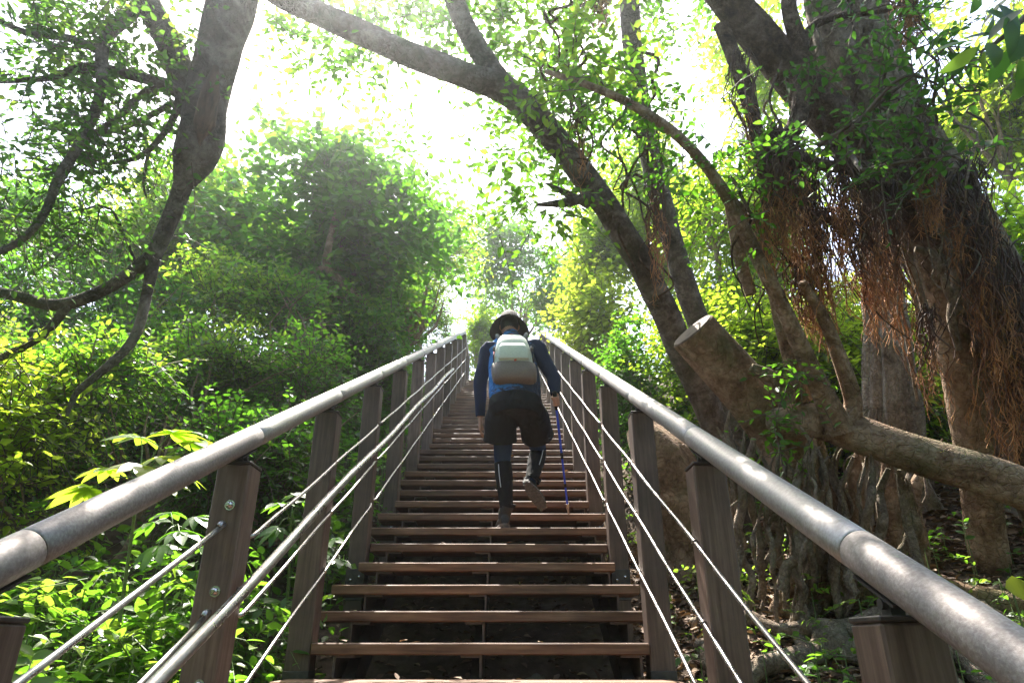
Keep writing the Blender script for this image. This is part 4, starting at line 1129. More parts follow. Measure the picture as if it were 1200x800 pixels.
def undergrowth(name, n, xr, yr, seed, leafm, hmax, L, per=7, shape=1, lump_f=1.6, thr=-.3, xw=None, tr=(0, 1)):
    r_ = np.random.RandomState(seed)
    x = r_.uniform(*xr, n * 3); y = r_.uniform(*yr, n * 3)
    k = lump(np.stack([x, y, x * 0], 1), lump_f, seed) > thr
    x, y = x[k][:n], y[k][:n]
    z = ground_z(x, y)
    h = hmax * r_.uniform(.15, 1, len(x)) ** 1.3
    top = np.stack([x, y, z + h], 1)
    mb = MB()
    d = r_.normal(size=(len(x), 3)); d[:, 2] = r_.uniform(-.1, .7, len(x))
    sprays(mb, top, d, per, L, L * .55, seed, gap=.55, droop=.5, flat=.8, twigr=.0025, shape=shape, tintlo=tr[0], tinthi=tr[1])
    # stalks down to the soil
    dn = nrm(d)
    for i in range(0, len(x), 2):
        mb.tube([np.array([x[i], y[i], z[i] - .02]), top[i]], [.004, .003], 3, False, mat=1)
    return tag(mb.build(name, [leafm, M['stalk']]), kind='stuff')
undergrowth('undergrowth', 1250, (-3.6, -1.22), (1.6, 6.5), 61, M['leaf_mid'], .75, .105)
undergrowth('undergrowth', 700, (-3.2, -1.25), (1.2, 4.5), 65, M['leaf_mid'], .6, .10, tr=(.1, .75))
undergrowth('undergrowth', 900, (-3.6, -1.2), (6, 15), 62, M['leaf_dark'], .9, .09, shape=0)
undergrowth('undergrowth', 420, (1.0, 3.8), (2.5, 6.8), 63, M['leaf_mid'], .38, .065)
undergrowth('undergrowth', 700, (.95, 3.4), (6, 15), 64, M['leaf_mid'], .9, .08, shape=0)
# leaf litter
r_ = np.random.RandomState(70)
n = 26000
x = np.where(np.arange(n) < 9000, r_.uniform(-2.6, 4.2, n), r_.uniform(.7, 4.0, n)); y = np.where(np.arange(n) < 9000, r_.uniform(1.5, 8.5, n), r_.uniform(2.2, 6.5, n))
mb = MB()
P = np.stack([x, y, ground_z(x, y) + r_.uniform(.004, .03, n)], 1)
d = r_.normal(size=(n, 3)); d[:, 2] *= .25
nn = np.array([0, 0, 1.]) + r_.normal(size=(n, 3)) * .35
Ls = r_.uniform(.04, .09, n)
leaves(mb, P, d, nn, Ls, Ls * .5, r_.uniform(0, 1, n), fold=.35, droop=.2)
tag(mb.build('leaf_litter', M['litter']), kind='stuff')
mb = MB(); P = []
for k in KS[5:30]:
    p = S(0, D0 + k * DS, 0)
    for _ in range(r_.randint(2, 6)):
        P.append((r_.uniform(-1.0, .72), p[1] + r_.uniform(.02, .26), p[2] + .006))
P = np.array(P); n = len(P)
d = r_.normal(size=(n, 3)); d[:, 2] *= .1
leaves(mb, P, d, np.array([0, 0, 1.]) + r_.normal(size=(n, 3)) * .15, r_.uniform(.035, .07, n), r_.uniform(.02, .035, n), r_.uniform(0, 1, n), fold=.4, droop=-.12)
tag(mb.build('fallen_leaves', M['litter']), kind='stuff')
# fallen sticks
for k, (lb, a_, ln, an) in enumerate((('pale dry stick lying among roots left of the last right post', (1.6, 3.3), .5, .3), ('curved brown stick lying on the litter beside the right post', (1.35, 3.7), .4, 2.6), ('thin grey stick lying across the roots under the handrail', (1.9, 3.6), .55, 1.1))):
    mb = MB()
    pts = [(a_[0] + math.cos(an) * ln * t, a_[1] + math.sin(an) * ln * t, gz(a_[0] + math.cos(an) * ln * t, a_[1] + math.sin(an) * ln * t) + .05 + .02 * math.sin(t * 5)) for t in (0, .3, .6, 1)]
    limb(mb, pts, [.014, .012, .01, .006], 7, .04, .1, 0, 4, k)
    tag(mb.build('stick', M['root'], origin=pts[0]), lb, 'stick')
# rocks
M['rock'] = surf('rock', [(.3, (.10, .095, .085)), (.5, (.20, .185, .165)), (.7, (.32, .30, .27))], 6, None, .9, 0, .7, .03, 12, .2)
def rock(label, x, y, s, seed, sink=.3):
    r_ = np.random.RandomState(seed)
    mb = MB(); mb.ball((0, 0, 0), 1, 22, 14)
    v = mb.v[0]
    q = nrm(v)
    f = 1 + .16 * lump(q, 2.5, seed) + .05 * lump(q, 7, seed + 1)
    for _ in range(7):
        d = nrm(r_.normal(size=3)); c_ = r_.uniform(.6, .85)
        dd = q @ d
        f = np.where(dd * f > c_, c_ / np.maximum(dd, .2), f)
    v = q * f[:, None] * np.array(s)
    p = np.array([x, y, gz(x, y) + s[2] * (1 - sink) - .02])
    mb.v[0] = v + p
    return tag(mb.build('rock', M['rock'], origin=p), label, 'rock', 'rocks on the slope')
rock('square grey rock under the lowest steps, right of the middle', .22, 3.75, (.20, .18, .13), 1)
rock('flat pale rock under the steps left of the middle bracket', -.42, 4.05, (.20, .15, .10), 2)
rock('small grey rock under the steps near the right bracket', .12, 4.35, (.13, .12, .10), 3)
rock('mossy boulder beside the foot of the second right post', 1.62, 3.05, (.22, .2, .16), 4)
rock('rounded stone half buried among roots on the right bank', 1.95, 3.35, (.14, .16, .1), 5)
rock('grey rock in the shade under the left end of the steps', -.62, 3.65, (.16, .14, .11), 6)

# ------------------------------------------------------------------ the hiker
PA = {}
M['skin'] = plain('skin', (.36, .19, .13), .55, 0, 60, .08, .05)
def cloth(name, col):
    m, nt, b, out = newmat(name)
    f = noise(nt, 240, 3, .5)
    nt.links.new(ramp(nt, f, [(.35, tuple(c * .75 for c in col)), (.65, tuple(c * 1.25 for c in col))]), b.inputs['Base Color'])
    b.inputs['Roughness'].default_value = .85; b.inputs['Specular IOR Level'].default_value = .2
    bump(nt, b, noise(nt, 8, 2, .5, (1, 1, .5), dist=.9), .55, .05)
    return m
M['navy'] = cloth('navy_cloth', (.010, .018, .050))
M['black_cloth'] = cloth('black_cloth', (.011, .010, .011))
M['legging'] = cloth('legging_cloth', (.016, .036, .080))
M['boot'] = plain('boot_leather', (.024, .023, .023), .7, 0, 90, .35, .25)
M['sole'] = plain('rubber_sole', (.10, .085, .075), .8, 0, 60, .35, .3)
M['hat'] = plain('hat_cloth', (.030, .022, .018), .85, 0, 160, .25, .2)
M['hair'] = plain('hair', (.012, .010, .009), .5, 0, 200, .3, .3)
M['pack_light'] = plain('pack_pale_cloth', (.50, .54, .46), .6, 0, 90, .10, .2)
M['pack_dark'] = plain('pack_taupe_cloth', (.17, .135, .115), .75, 0, 120, .18, .25)
M['webbing'] = plain('grey_webbing', (.10, .10, .10), .7, 0, 160, .2, .2)
M['orange'] = plain('orange_cord', (.62, .12, .07), .6, 0, 100, .15, .1)
M['pole_blue'] = plain('blue_anodised', (.015, .07, .70), .35, .2, 60, .1, .05)
M['grey_reflect'] = plain('reflective_piping', (.55, .57, .6), .35, 0, 60, .1, 0)
m, nt, b, out = newmat('blue_shirt')      # bright blue with dark brush marks printed low on the right
f = noise(nt, 9, 3, .5, (1, 1, 4), dist=1.2)
tc = nt.nodes.new('ShaderNodeTexCoord'); sx = nt.nodes.new('ShaderNodeSeparateXYZ'); nt.links.new(tc.outputs['Object'], sx.inputs[0])
ma = node(nt, 'ShaderNodeMath', operation='MULTIPLY_ADD'); ma.inputs[1].default_value = .8; ma.inputs[2].default_value = -.02
nt.links.new(sx.outputs['X'], ma.inputs[0])
ad = node(nt, 'ShaderNodeMath', operation='ADD'); nt.links.new(ma.outputs[0], ad.inputs[0]); nt.links.new(f, ad.inputs[1])
nt.links.new(ramp(nt, ad.outputs[0], [(.50, (.018, .15, .42)), (.53, (.012, .025, .06))]), b.inputs['Base Color'])
b.inputs['Roughness'].default_value = .8
bump(nt, b, noise(nt, 13, 3, .5, (1, 1, .55), dist=1.6), 1.0, .05)
M['blue_shirt'] = m

J = dict(
    pelvis=at(604, 470, 5.36), waist=at(603, 446, 5.42), chest=at(600, 419, 5.60), neck=at(599, 397, 5.72), head=at(597, 386, 5.85),
    shL=at(573, 410, 5.62), elL=at(563, 447, 5.52), wrL=at(563, 489, 5.44),
    shR=at(629, 408, 5.62), elR=at(648, 441, 5.46), wrR=at(651, 463, 5.34),
    hipL=at(590, 477, 5.36), knL=at(589, 541, 5.40), anL=at(594, 598, 5.24),
    hipR=at(619, 477, 5.36), knR=at(631, 529, 5.58), anR=at(622, 566, 5.27))
for a_, b_ in (('pelvis', 'neck'), ('shL', 'elL'), ('elL', 'wrL'), ('shR', 'elR'), ('elR', 'wrR'), ('hipL', 'knL'), ('knL', 'anL'), ('hipR', 'knR'), ('knR', 'anR'), ('shL', 'shR')):
    print('LIMB', a_, b_, round(float(np.linalg.norm(J[a_] - J[b_])), 3))
kf = 6
fp = S(0, D0 + kf * DS, 0)
heelL = at(592, 615, 5.3)
footL = np.array([heelL[0], fp[1] + .03, fp[2]])          # heel on the tread
print('FOOT', footL, 'ankle', J['anL'], 'tread', fp)
hiker = thing('person', 'hiker in dark hat, blue shirt and black shorts climbing the steps, seen from behind', 'person', footL)
FACE = nrm(np.array([0.0, 1, 0]))      # walking direction
XA = np.array([1.0, 0, 0])
tor = nrm(J['neck'] - J['pelvis']); tb = nrm(np.cross(XA, tor))        # torso axis and its front (+y-ish, up)
def loft(mb, secs, sides=20, mat=0):
    """elliptical sections: (centre, half width, half depth, axis_x, axis_y)"""
    V = []
    th = np.linspace(0, 2 * math.pi, sides, endpoint=False)
    for c, rx, ry, ax, ay in secs:
        V.append(np.asarray(c) + rx * np.cos(th)[:, None] * ax + ry * np.sin(th)[:, None] * ay)
    n = len(secs)
    i = np.arange(n - 1)[:, None] * sides; j = np.arange(sides)[None, :]; j2 = (j + 1) % sides
    q = np.stack([i + j, i + j2, i + sides + j2, i + sides + j], -1).reshape(-1, 4)
    V = np.vstack(V + [np.asarray(secs[0][0])[None], np.asarray(secs[-1][0])[None]])
    t_ = [(n * sides, (k + 1) % sides, k) for k in range(sides)] + [(n * sides + 1, (n - 1) * sides + k, (n - 1) * sides + (k + 1) % sides) for k in range(sides)]
    mb.add(V, q, t_, mat=mat)
def mix(a_, b_, t):
    return J[a_] * (1 - t) + J[b_] * t if isinstance(a_, str) else a_ * (1 - t) + b_ * t
def torso_secs(g=0., lo=0., hi=1.):
    pel, wst, che, nek = J['pelvis'], J['waist'], J['chest'], J['neck']
    s = [(pel - tor * .09, .135 + g, .10 + g), (pel, .165 + g, .115 + g), (wst, .155 + g, .105 + g), (mix(wst, che, .5), .165 + g, .115 + g), (che, .185 + g, .12 + g),
         (mix(che, nek, .55), .185 + g, .105 + g), (mix(che, nek, .85), .13 + g, .08 + g), (nek + tor * .01, .062 + g, .06 + g)]
    return [(c, rx, ry, XA, tb) for c, rx, ry in s]
def limb3(mb, pts, rads, sides=14):
    p, rr = spline(pts, .025, rads); mb.tube(p, rr, sides)
hd = nrm(np.array([0, .55, .83]))      # head tilts forward
hf = nrm(np.cross(XA, hd))             # face direction before sign
hf = hf if hf[1] > 0 else -hf
head_c = J['head'] + hd * .035
# body: one continuous surface
mb = MB()
loft(mb, torso_secs(0))
limb3(mb, [J['neck'] - tor * .04, J['neck'] + hd * .03, head_c - hd * .04], [.062, .055, .055])
mb.ball(head_c, (.077, .098, .118), 20, 14, axes=[XA, hf, hd])
mb.ball(head_c + hf * .055 - hd * .055, (.055, .05, .055), 14, 10, axes=[XA, hf, hd])      # jaw
limb3(mb, [head_c + hf * .095 + hd * .02, head_c + hf * .118 - hd * .02, head_c + hf * .095 - hd * .03], [.010, .016, .012], 8)   # nose
for s in (-1, 1):
    mb.ball(head_c + XA * s * .079 - hd * .005 - hf * .005, (.012, .022, .034), 10, 8, axes=[XA, hf, hd])   # ears
for s in ('L', 'R'):
    limb3(mb, [mix('chest', 'sh' + s, .6), J['sh' + s], mix('sh' + s, 'el' + s, .5), J['el' + s], mix('el' + s, 'wr' + s, .4), J['wr' + s]], [.06, .058, .047, .040, .038, .027])
    limb3(mb, [J['hip' + s] + tor * .02, mix('hip' + s, 'kn' + s, .3), mix('hip' + s, 'kn' + s, .75), J['kn' + s], mix('kn' + s, 'an' + s, .3), mix('kn' + s, 'an' + s, .75), J['an' + s]], [.088, .086, .066, .056, .058, .040, .036])
# hanging left hand: palm, four fingers, thumb
hl_dir = nrm(J['wrL'] - J['elL']) * .8 + np.array([.0, .12, -.5]); hl_dir = nrm(hl_dir)
pal = J['wrL'] + hl_dir * .05
fwdv = nrm(FACE - hl_dir * FACE.dot(hl_dir)); inw = nrm(np.cross(hl_dir, fwdv)); inw = inw if inw[0] > 0 else -inw
loft(mb, [(J['wrL'] - hl_dir * .01, .026, .02, fwdv, inw), (pal - hl_dir * .01, .036, .018, fwdv, inw), (pal + hl_dir * .03, .042, .016, fwdv, inw), (pal + hl_dir * .048, .040, .013, fwdv, inw)], 12)
for k, (o, ln) in enumerate(((.030, .072), (.010, .080), (-.010, .075), (-.029, .060))):
    b0 = pal + hl_dir * .04 + fwdv * o
    limb3(mb, [b0, b0 + hl_dir * ln * .45 + inw * .006, b0 + hl_dir * ln * .8 + inw * .024, b0 + hl_dir * ln * .93 + inw * .042], [.0095, .009, .0085, .007], 8)
limb3(mb, [pal - hl_dir * .02 + fwdv * .025, pal + hl_dir * .015 + fwdv * .052 + inw * .01, pal + hl_dir * .048 + fwdv * .058 + inw * .02], [.012, .011, .008], 8)
# gripping right hand around the pole handle
grip_top = at(650, 461, 5.30); tip = np.array([at(665, 598, 5.6)[0], S(0, D0 + 7 * DS, 0)[1] + .02, S(0, D0 + 7 * DS, 0)[2]])
pdir = nrm(tip - grip_top)
gc = grip_top + pdir * .06
side = nrm(J['wrR'] - gc - pdir * np.dot(J['wrR'] - gc, pdir)); oth = np.cross(pdir, side)
loft(mb, [(J['wrR'], .028, .022, pdir, oth), (gc + side * .055, .040, .022, pdir, oth), (gc + side * .028, .042, .022, pdir, oth)], 12)
for k in range(4):
    o = -.032 + k * .021; rr = .026
    arc = [gc + pdir * o + rr * (math.cos(t) * side + math.sin(t) * oth) + side * .004 for t in np.linspace(.5, 4.2, 7)]
    limb3(mb, arc, [.0095, .0095, .009, .009, .0085, .008, .007], 8)
arc = [gc - pdir * .03 + .027 * (math.cos(t) * side - math.sin(t) * oth) for t in np.linspace(.3, 2.6, 5)]
limb3(mb, arc, [.012, .011, .0105, .0095, .008], 8)
body = fuse(mb, 'body', M['skin'], hiker, .0065, 2)
# eyes, brows and mouth
mb = MB()
for s in (-1, 1):
    mb.ball(head_c + hf * .089 + XA * s * .031 + hd * .012, (.013, .008, .008), 10, 8, axes=[XA, hf, hd])
mb.build('eye', M['pack_light'], body)
mb = MB()
for s in (-1, 1):
    mb.ball(head_c + hf * .096 + XA * s * .031 + hd * .012, (.006, .004, .006), 8, 6, axes=[XA, hf, hd])
    limb3(mb, [head_c + hf * .094 + XA * s * .015 + hd * .032, head_c + hf * .094 + XA * s * .032 + hd * .037, head_c + hf * .084 + XA * s * .048 + hd * .032], [.004, .004, .003], 6)
mb.build('brow', M['hair'], body)
mb = MB()
limb3(mb, [head_c + hf * .092 - XA * .024 - hd * .065, head_c + hf * .104 - hd * .064, head_c + hf * .092 + XA * .024 - hd * .065], [.004, .0065, .004], 6)
mb.build('mouth', plain('lip', (.30, .11, .09), .5), body)
mb = MB()      # short hair under the hat
mb.ball(head_c - hf * .012 + hd * .012, (.083, .098, .118), 18, 12, axes=[XA, hf, hd])
mb.build('hair', M['hair'], hiker)
# shirt body
mb = MB()
ts = torso_secs(.018)
loft(mb, [(J['pelvis'] + tor * .005, .205, .155, XA, tb), (J['pelvis'] + tor * .06, .212, .155, XA, tb), (J['waist'] + tor * .03, .208, .145, XA, tb), (mix('waist', 'chest', .6), .205, .14, XA, tb)] + ts[4:])
for s in ('L', 'R'):
    limb3(mb, [mix('chest', 'sh' + s, .35), mix('chest', 'sh' + s, .8), mix('sh' + s, 'el' + s, .08)], [.085, .078, .068])
fuse(mb, 'shirt', M['blue_shirt'], hiker, .008, 3)
# dark sleeves with loose folds
mb = MB()
for s in ('L', 'R'):
    p, rr = spline([mix('chest', 'sh' + s, .72), J['sh' + s], mix('sh' + s, 'el' + s, .45), J['el' + s], mix('el' + s, 'wr' + s, .45), mix('el' + s, 'wr' + s, .97)], .02, [.076, .079, .064, .057, .052, .040])
    mb.tube(p, rr, 22, True, 0, .05, 0, 4, 5)
fuse(mb, 'sleeve', M['navy'], hiker, .007, 2)
# shorts: hips and two flared legs
mb = MB()
hem = {}
loft(mb, [(J['pelvis'] + tor * .04, .19, .14, XA, tb), (J['pelvis'] + tor * .0, .213, .165, XA, tb), (J['pelvis'] - tor * .08 , .222, .172, XA, tb), (J['pelvis'] - tor * .15 , .18, .15, XA, tb)], 28)
for s, k0 in (('L', .62), ('R', .66)):
    sx_ = XA * (-.022 if s == 'L' else .022); ax = nrm(J['kn' + s] - J['hip' + s]); yx = nrm(np.cross(ax, XA)); xx = np.cross(yx, ax)
    loft(mb, [(mix('hip' + s, 'kn' + s, -.12), .10, .13, xx, yx), (mix('hip' + s, 'kn' + s, .2) + sx_, .128, .140, xx, yx), (mix('hip' + s, 'kn' + s, .45) + sx_, .130, .136, xx, yx), (mix('hip' + s, 'kn' + s, k0) + sx_, .136, .135, xx, yx)], 22)
fuse(mb, 'shorts', M['black_cloth'], hiker, .0065, 1)
# leggings, knee sleeves
for s in ('L', 'R'):
    mb = MB()
    p, rr = spline([mix('hip' + s, 'kn' + s, .45), mix('hip' + s, 'kn' + s, .75), J['kn' + s], mix('kn' + s, 'an' + s, .3), mix('kn' + s, 'an' + s, .75), J['an' + s]], .02, [.083, .075, .064, .067, .050, .044])
    mb.tube(p, rr, 20, True, 0, .02, 0, 4, 6)
    mb.build('legging', M['legging'], hiker)
    mb = MB()
    p, rr = spline([mix('kn' + s, 'an' + s, .02), mix('kn' + s, 'an' + s, .3), mix('kn' + s, 'an' + s, .75), mix('kn' + s, 'an' + s, .96)], .02, [.068, .071, .055, .052])
    mb.tube(p, rr, 20, True, 0, .02, 0, 4, 7)
    sl = mb.build('knee_sleeve', M['black_cloth'], hiker)
    mb = MB()
    ax = nrm(J['an' + s] - J['kn' + s]); bk = nrm(np.array([0, -1., 0]) - ax * -ax[1]); sd = np.cross(ax, bk)
    pts = [mix('kn' + s, 'an' + s, t) + r__ * (bk * .86 - sd * (-.5 if s == 'L' else .5)) for t, r__ in ((.08, .07), (.3, .0725), (.55, .065))]
    pts = spline(pts, .02); mb.tube(pts, .0035, 6)
    mb.build('piping', M['grey_reflect'], sl)
# boots
def boot(ankle, heel, toe_dir, up_dir):
    toe_dir = nrm(toe_dir); up_dir = nrm(up_dir - toe_dir * np.dot(up_dir, toe_dir)); sdv = np.cross(toe_dir, up_dir)
    mb = MB()
    H = lambda a_, b_: heel + toe_dir * a_ + up_dir * b_
    loft(mb, [(H(.0, .055), .034, .035, sdv, up_dir), (H(.03, .062), .041, .044, sdv, up_dir), (H(.09, .062), .044, .044, sdv, up_dir), (H(.15, .056), .049, .036, sdv, up_dir), (H(.21, .047), .050, .027, sdv, up_dir), (H(.255, .042), .036, .020, sdv, up_dir), (H(.27, .04), .018, .012, sdv, up_dir)], 16)
    limb3(mb, [H(.05, .06), H(.048, .11), ankle + nrm(ankle - H(.05, .05)) * .045], [.046, .049, .056], 16)
    bo = fuse(mb, 'boot', M['boot'], hiker, .006, 2)
    mb = MB()
    loft(mb, [(H(-.006, .0), .001, .001, sdv, toe_dir)][:0] + [(H(.13, .002), .0, .0, sdv, toe_dir)][:0] + [(H(.128, .0), .047, .142, sdv, toe_dir), (H(.128, .014), .050, .146, sdv, toe_dir), (H(.128, .028), .047, .142, sdv, toe_dir)], 26)
    for a_ in np.linspace(.0, .25, 9):       # tread lugs
        w_ = .034 if .06 < a_ < .22 else .026
        for q in (-1, 0, 1):
            mb.box(H(a_ + .006 * q * q, -.003), (.018, .016, .008), X=sdv, Y=toe_dir, Z=up_dir) if q == 0 else mb.box(H(a_ + .008, -.003) + sdv * q * w_ * .8, (.016, .018, .008), X=sdv, Y=toe_dir, Z=up_dir)
    mb.build('sole', M['sole'], bo, smooth=False)
    mb = MB()
    c0 = ankle + nrm(ankle - H(.05, .05)) * .03
    mb.tube([c0, c0 + nrm(ankle - H(.05, .05)) * .03], [.059, .060], 18)
    mb.build('cuff', M['black_cloth'], bo)
boot(J['anL'], footL + np.array([0, 0, .008]), np.array([-.12, 1, 0]), np.array([0, 0, 1.]))
heelR = at(617, 566, 5.20)
toeR = at(637, 596, 5.26)
boot(J['anR'], heelR, toeR - heelR, np.array([.15, 1.0, .35]))
# hat
mb = MB()
hd0, hf0 = hd, hf
hd = nrm(np.array([0, .36, .93])); hf = nrm(np.array([0, .93, -.36]))
hc = head_c + hd * .030
th = np.linspace(0, 2 * math.pi, 36, endpoint=False)
rows = []
prof = [(.0, .108, 0), (.03, .106, 0), (.07, .098, 0), (.082, .101, 0), (.068, .103, 0), (.03, .108, 0), (-.005, .115, 0), (-.02, .145, .2), (-.035, .175, .6), (-.04, .182, 1.), (-.043, .180, 1.), (-.03, .145, .3), (-.018, .11, 0), (.01, .10, 0)]
prof = [(.118, .0, 0), (.117, .055, 0), (.107, .080, 0), (.065, .094, 0), (.012, .104, 0), (-.008, .110, 0), (-.016, .135, .3), (-.026, .160, .75), (-.034, .176, 1), (-.037, .178, 1), (-.038, .174, 1), (-.031, .158, .75), (-.020, .132, .3), (-.014, .106, 0), (.03, .096, 0)]
for h_, r0, w in prof:
    sag_ = w * (-.075 * np.cos(th) ** 2 + .012 * np.sin(2 * th + 1) + .02 * np.sin(th))
    rows.append(hc + hd * h_ + (r0 * .97 * np.cos(th))[:, None] * XA + (r0 * 1.08 * np.sin(th))[:, None] * hf + sag_[:, None] * hd)
n = len(rows); sides = 36
i = np.arange(n - 1)[:, None] * sides; j = np.arange(sides)[None, :]; j2 = (j + 1) % sides
mb.add(np.vstack(rows), np.stack([i + j, i + j2, i + sides + j2, i + sides + j], -1).reshape(-1, 4))
ht = mb.build('hat', M['hat'], hiker)
mb = MB()
limb3(mb, [J['neck'] - tor * .05, J['neck'] - tor * .01, J['neck'] + hd0 * .055], [.084, .078, .070], 18)
mb.build('neck_gaiter', M['blue_shirt'], hiker)
mb = MB()
p = [hc + hd * .02 + .1045 * .97 * math.cos(t) * XA + .1045 * 1.08 * math.sin(t) * hf for t in np.linspace(0, 2 * math.pi, 30)]
mb.tube(p, .006, 6, False)
mb.build('hat_band', M['black_cloth'], ht)

# backpack: a thing of its own, worn on the back
back = -tb if tb[1] > 0 else tb
pc = mix('waist', 'chest', .55) + back * .125
pk = thing('backpack', 'pale grey-green and taupe backpack on the hiker\'s back', 'backpack', pc - tor * .20)
def superloft(mb, secs, sides=32, pw=3.2):
    th = np.linspace(0, 2 * math.pi, sides, endpoint=False); V = []
    cs_, sn_ = np.cos(th), np.sin(th)
    k = (np.abs(cs_) ** pw + np.abs(sn_) ** pw) ** (-1 / pw)
    for h_, rx, ry, off in secs:
        V.append(pc + tor * h_ + back * off + (rx * k * cs_)[:, None] * XA + (ry * k * sn_)[:, None] * back)
    n = len(secs); i = np.arange(n - 1)[:, None] * sides; j = np.arange(sides)[None, :]; j2 = (j + 1) % sides
    mb.add(np.vstack(V + [V[0].mean(0)[None], V[-1].mean(0)[None]]), np.stack([i + j, i + j2, i + sides + j2, i + sides + j], -1).reshape(-1, 4),
           [(n * sides, (q + 1) % sides, q) for q in range(sides)] + [(n * sides + 1, (n - 1) * sides + q, (n - 1) * sides + (q + 1) % sides) for q in range(sides)])
mb = MB(); superloft(mb, [(-.235, .06, .04, 0), (-.232, .12, .07, .0), (-.215, .155, .088, .0), (-.16, .170, .10, .002), (-.085, .168, .102, .002), (-.078, .160, .098, 0)], pw=3.6)
mb.build('base_panel', M['pack_dark'], pk)
mb = MB(); superloft(mb, [(-.084, .150, .096, .004), (-.07, .156, .103, .004), (.02, .150, .105, .004), (.10, .138, .098, .0), (.17, .120, .084, -.006), (.215, .095, .06, -.014), (.232, .05, .03, -.02), (.234, .02, .01, -.02)], pw=3.2)
main = mb.build('main_body', M['pack_light'], pk)
mb = MB(); superloft(mb, [(-.07, .118, .012, .105), (-.06, .123, .016, .105), (.04, .116, .016, .106), (.085, .09, .010, .098), (.09, .06, .004, .096)], pw=5)
mb.build('front_pocket', M['pack_light'], pk)
mb = MB()
for s in ():     # side pockets and compression straps
    p_ = [pc + tor * t + XA * s * (.158 - .02 * (t > 0)) + back * .02 for t in (-.15, -.1, -.02)]
    pass
for s in (-1, 1):
    mb = MB(); mb.ball(pc - tor * .13 + XA * s * .160, (.022, .06, .09), 14, 10, axes=[XA, back, tor])
    mb.build('side_pocket', M['pack_dark'], pk)
mb = MB()
for s in (-1, 1):
    for t0 in (.055, -.02):
        w = .142 if t0 > 0 else .155
        mb.box(pc + tor * t0 + XA * s * (w + .004) + back * .02, (.008, .15, .018), X=XA, Y=back, Z=tor)
    mb.box(pc + tor * .055 + XA * s * .154 + back * .06, (.018, .03, .026), X=XA, Y=back, Z=tor, bevel=.004)
    limb3(mb, [pc + tor * .19 + XA * s * .08 - back * .04, J['sh' + ('L' if s < 0 else 'R')] * .55 + J['neck'] * .45 + back * .075 + tor * .02, J['sh' + ('L' if s < 0 else 'R')] * .62 + J['neck'] * .38 + tor * .085, J['sh' + ('L' if s < 0 else 'R')] * .55 + J['chest'] * .45 - back * .15, mix('chest', 'waist', .7) + XA * s * .185 - back * .04, mix('chest', 'waist', .9) + XA * s * .16 + back * .06], [.014, .018, .018, .018, .012, .010])
mb.build('strap', M['webbing'], pk)
mb = MB()
p = [pc + tor * (.222 + .045 * math.sin(t)) + XA * .05 * math.cos(t) - back * .03 for t in np.linspace(0, math.pi, 12)]
limb3(mb, p, [.008] * 12, 8)
mb.build('haul_loop', M['orange'], pk)
mb = MB()
mb.box(pc - tor * .078 + back * .108 + XA * .012, (.022, .004, .014), X=nrm(XA + tor * .6), Y=back, Z=nrm(tor - XA * .6))
mb.box(pc + tor * .02 - XA * .153 + back * .01, (.006, .03, .10), X=XA, Y=back, Z=tor)
mb.build('zip_pull', M['orange'], pk)

# trekking pole
pole = thing('trekking_pole', 'slim blue trekking pole planted by the hiker\'s right hand', 'trekking pole', tip)
L_ = np.linalg.norm(tip - grip_top)
pp = lambda t: grip_top + pdir * t
mb = MB(); mb.tube([pp(.12), pp(L_ * .5)], .0095, 12); mb.tube([pp(L_ * .5), pp(L_ - .09)], .0082, 12)
mb.build('shaft', M['pole_blue'], pole)
mb = MB(); mb.tube([pp(-.02), pp(-.012), pp(.0), pp(.03), pp(.06), pp(.10), pp(.13), pp(.135)], [.012, .017, .018, .0145, .0155, .015, .0125, .011], 14)
mb.build('handle', M['black_cloth'], pole)
mb = MB()
mb.tube([pp(L_ * .48), pp(L_ * .53)], .0115, 12); mb.tube([pp(L_ * .74), pp(L_ * .77)], .0105, 12)
mb.build('twist_lock', M['black_cloth'], pole)
mb = MB(); mb.tube([pp(L_ - .09), pp(L_ - .05), pp(L_ - .045), pp(L_ - .012), pp(L_)], [.0095, .0105, .009, .006, .003], 10)
mb.build('tip', M['rod'], pole)

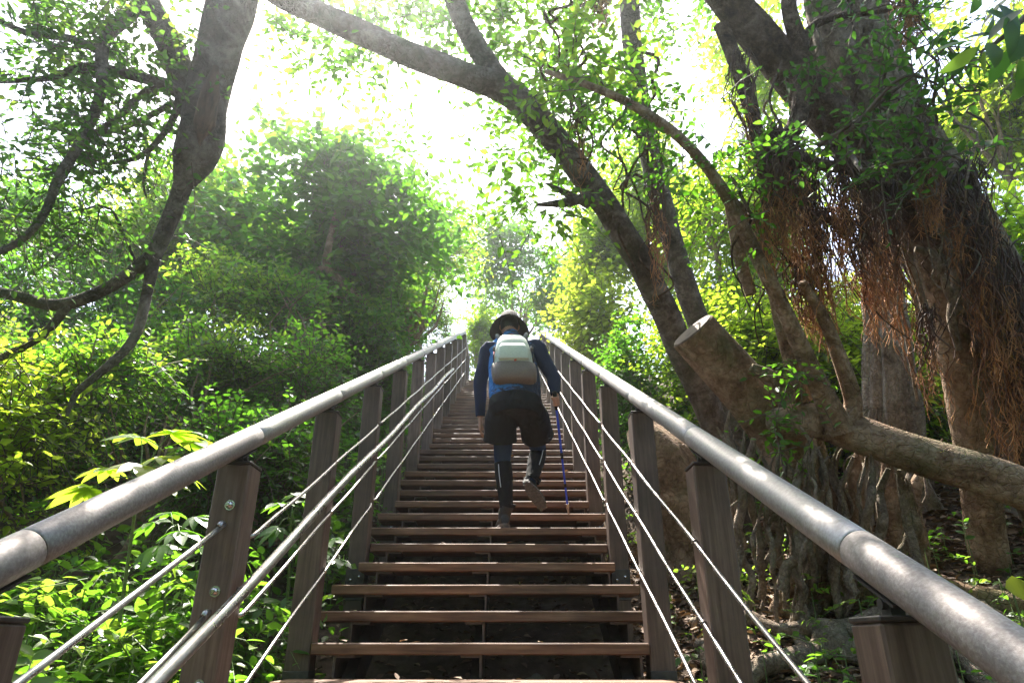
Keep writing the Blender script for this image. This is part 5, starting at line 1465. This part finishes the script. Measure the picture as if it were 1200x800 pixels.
# ------------------------------------------------------------------ air, sky, sun, camera
SUN_EL, SUN_AZ = R(60), R(-15)          # ahead of the camera, slightly left
HAZE = .0033
if HAZE:
    mb = MB()
    lo = float(GZ.min()) - 1.2
    mb.box((0, 0, (lo + 17) / 2), (302, 302, 17 - lo))
    m = bpy.data.materials.new('haze_air'); m.use_nodes = True
    nt = m.node_tree; nt.nodes.remove(nt.nodes['Principled BSDF'])
    v = node(nt, 'ShaderNodeVolumePrincipled')
    v.inputs['Color'].default_value = (.95, .97, 1, 1); v.inputs['Density'].default_value = HAZE; v.inputs['Anisotropy'].default_value = .91
    nt.links.new(v.outputs['Volume'], nt.nodes['Material Output'].inputs['Volume'])
    hz = mb.build('haze', m); tag(hz, kind='stuff')
w = bpy.data.worlds.new('World'); scene.world = w; w.use_nodes = True
nt = w.node_tree
sky = nt.nodes.new('ShaderNodeTexSky'); sky.sky_type = 'NISHITA'; sky.sun_disc = False
sky.sun_elevation = SUN_EL; sky.sun_rotation = SUN_AZ; sky.air_density = 1.0; sky.dust_density = 3.0; sky.ozone_density = .6
nt.links.new(sky.outputs['Color'], nt.nodes['Background'].inputs['Color'])
nt.nodes['Background'].inputs['Strength'].default_value = .15
sd = np.array([math.sin(SUN_AZ) * math.cos(SUN_EL), math.cos(SUN_AZ) * math.cos(SUN_EL), math.sin(SUN_EL)])
sl = bpy.data.lights.new('sun', 'SUN'); sl.energy = 5.0; sl.angle = R(.53); sl.color = (1, .95, .86)
so = bpy.data.objects.new('sun', sl); COL.objects.link(so); so.location = tuple(sd * 40)
so.rotation_euler = Vector(sd).to_track_quat('Z', 'Y').to_euler()
cam = bpy.data.cameras.new('camera'); co = bpy.data.objects.new('camera', cam); COL.objects.link(co)
cam.sensor_width = 36; cam.lens = 36 * FPX / 1200; cam.clip_start = .02; cam.clip_end = 600
co.location = tuple(C); co.rotation_euler = (math.pi / 2 + PITCH, 0, YAW)
scene.camera = co
vs = scene.view_settings
vs.view_transform = 'Standard'; vs.look = 'None'; vs.gamma = 1; vs.use_curve_mapping = False; vs.exposure = 2.12
scene.cycles.use_denoising = True
scene.cycles.max_bounces = 10; scene.cycles.transmission_bounces = 6; scene.cycles.diffuse_bounces = 5; scene.cycles.glossy_bounces = 3
scene.cycles.volume_bounces = 1
scene.cycles.sample_clamp_indirect = 6
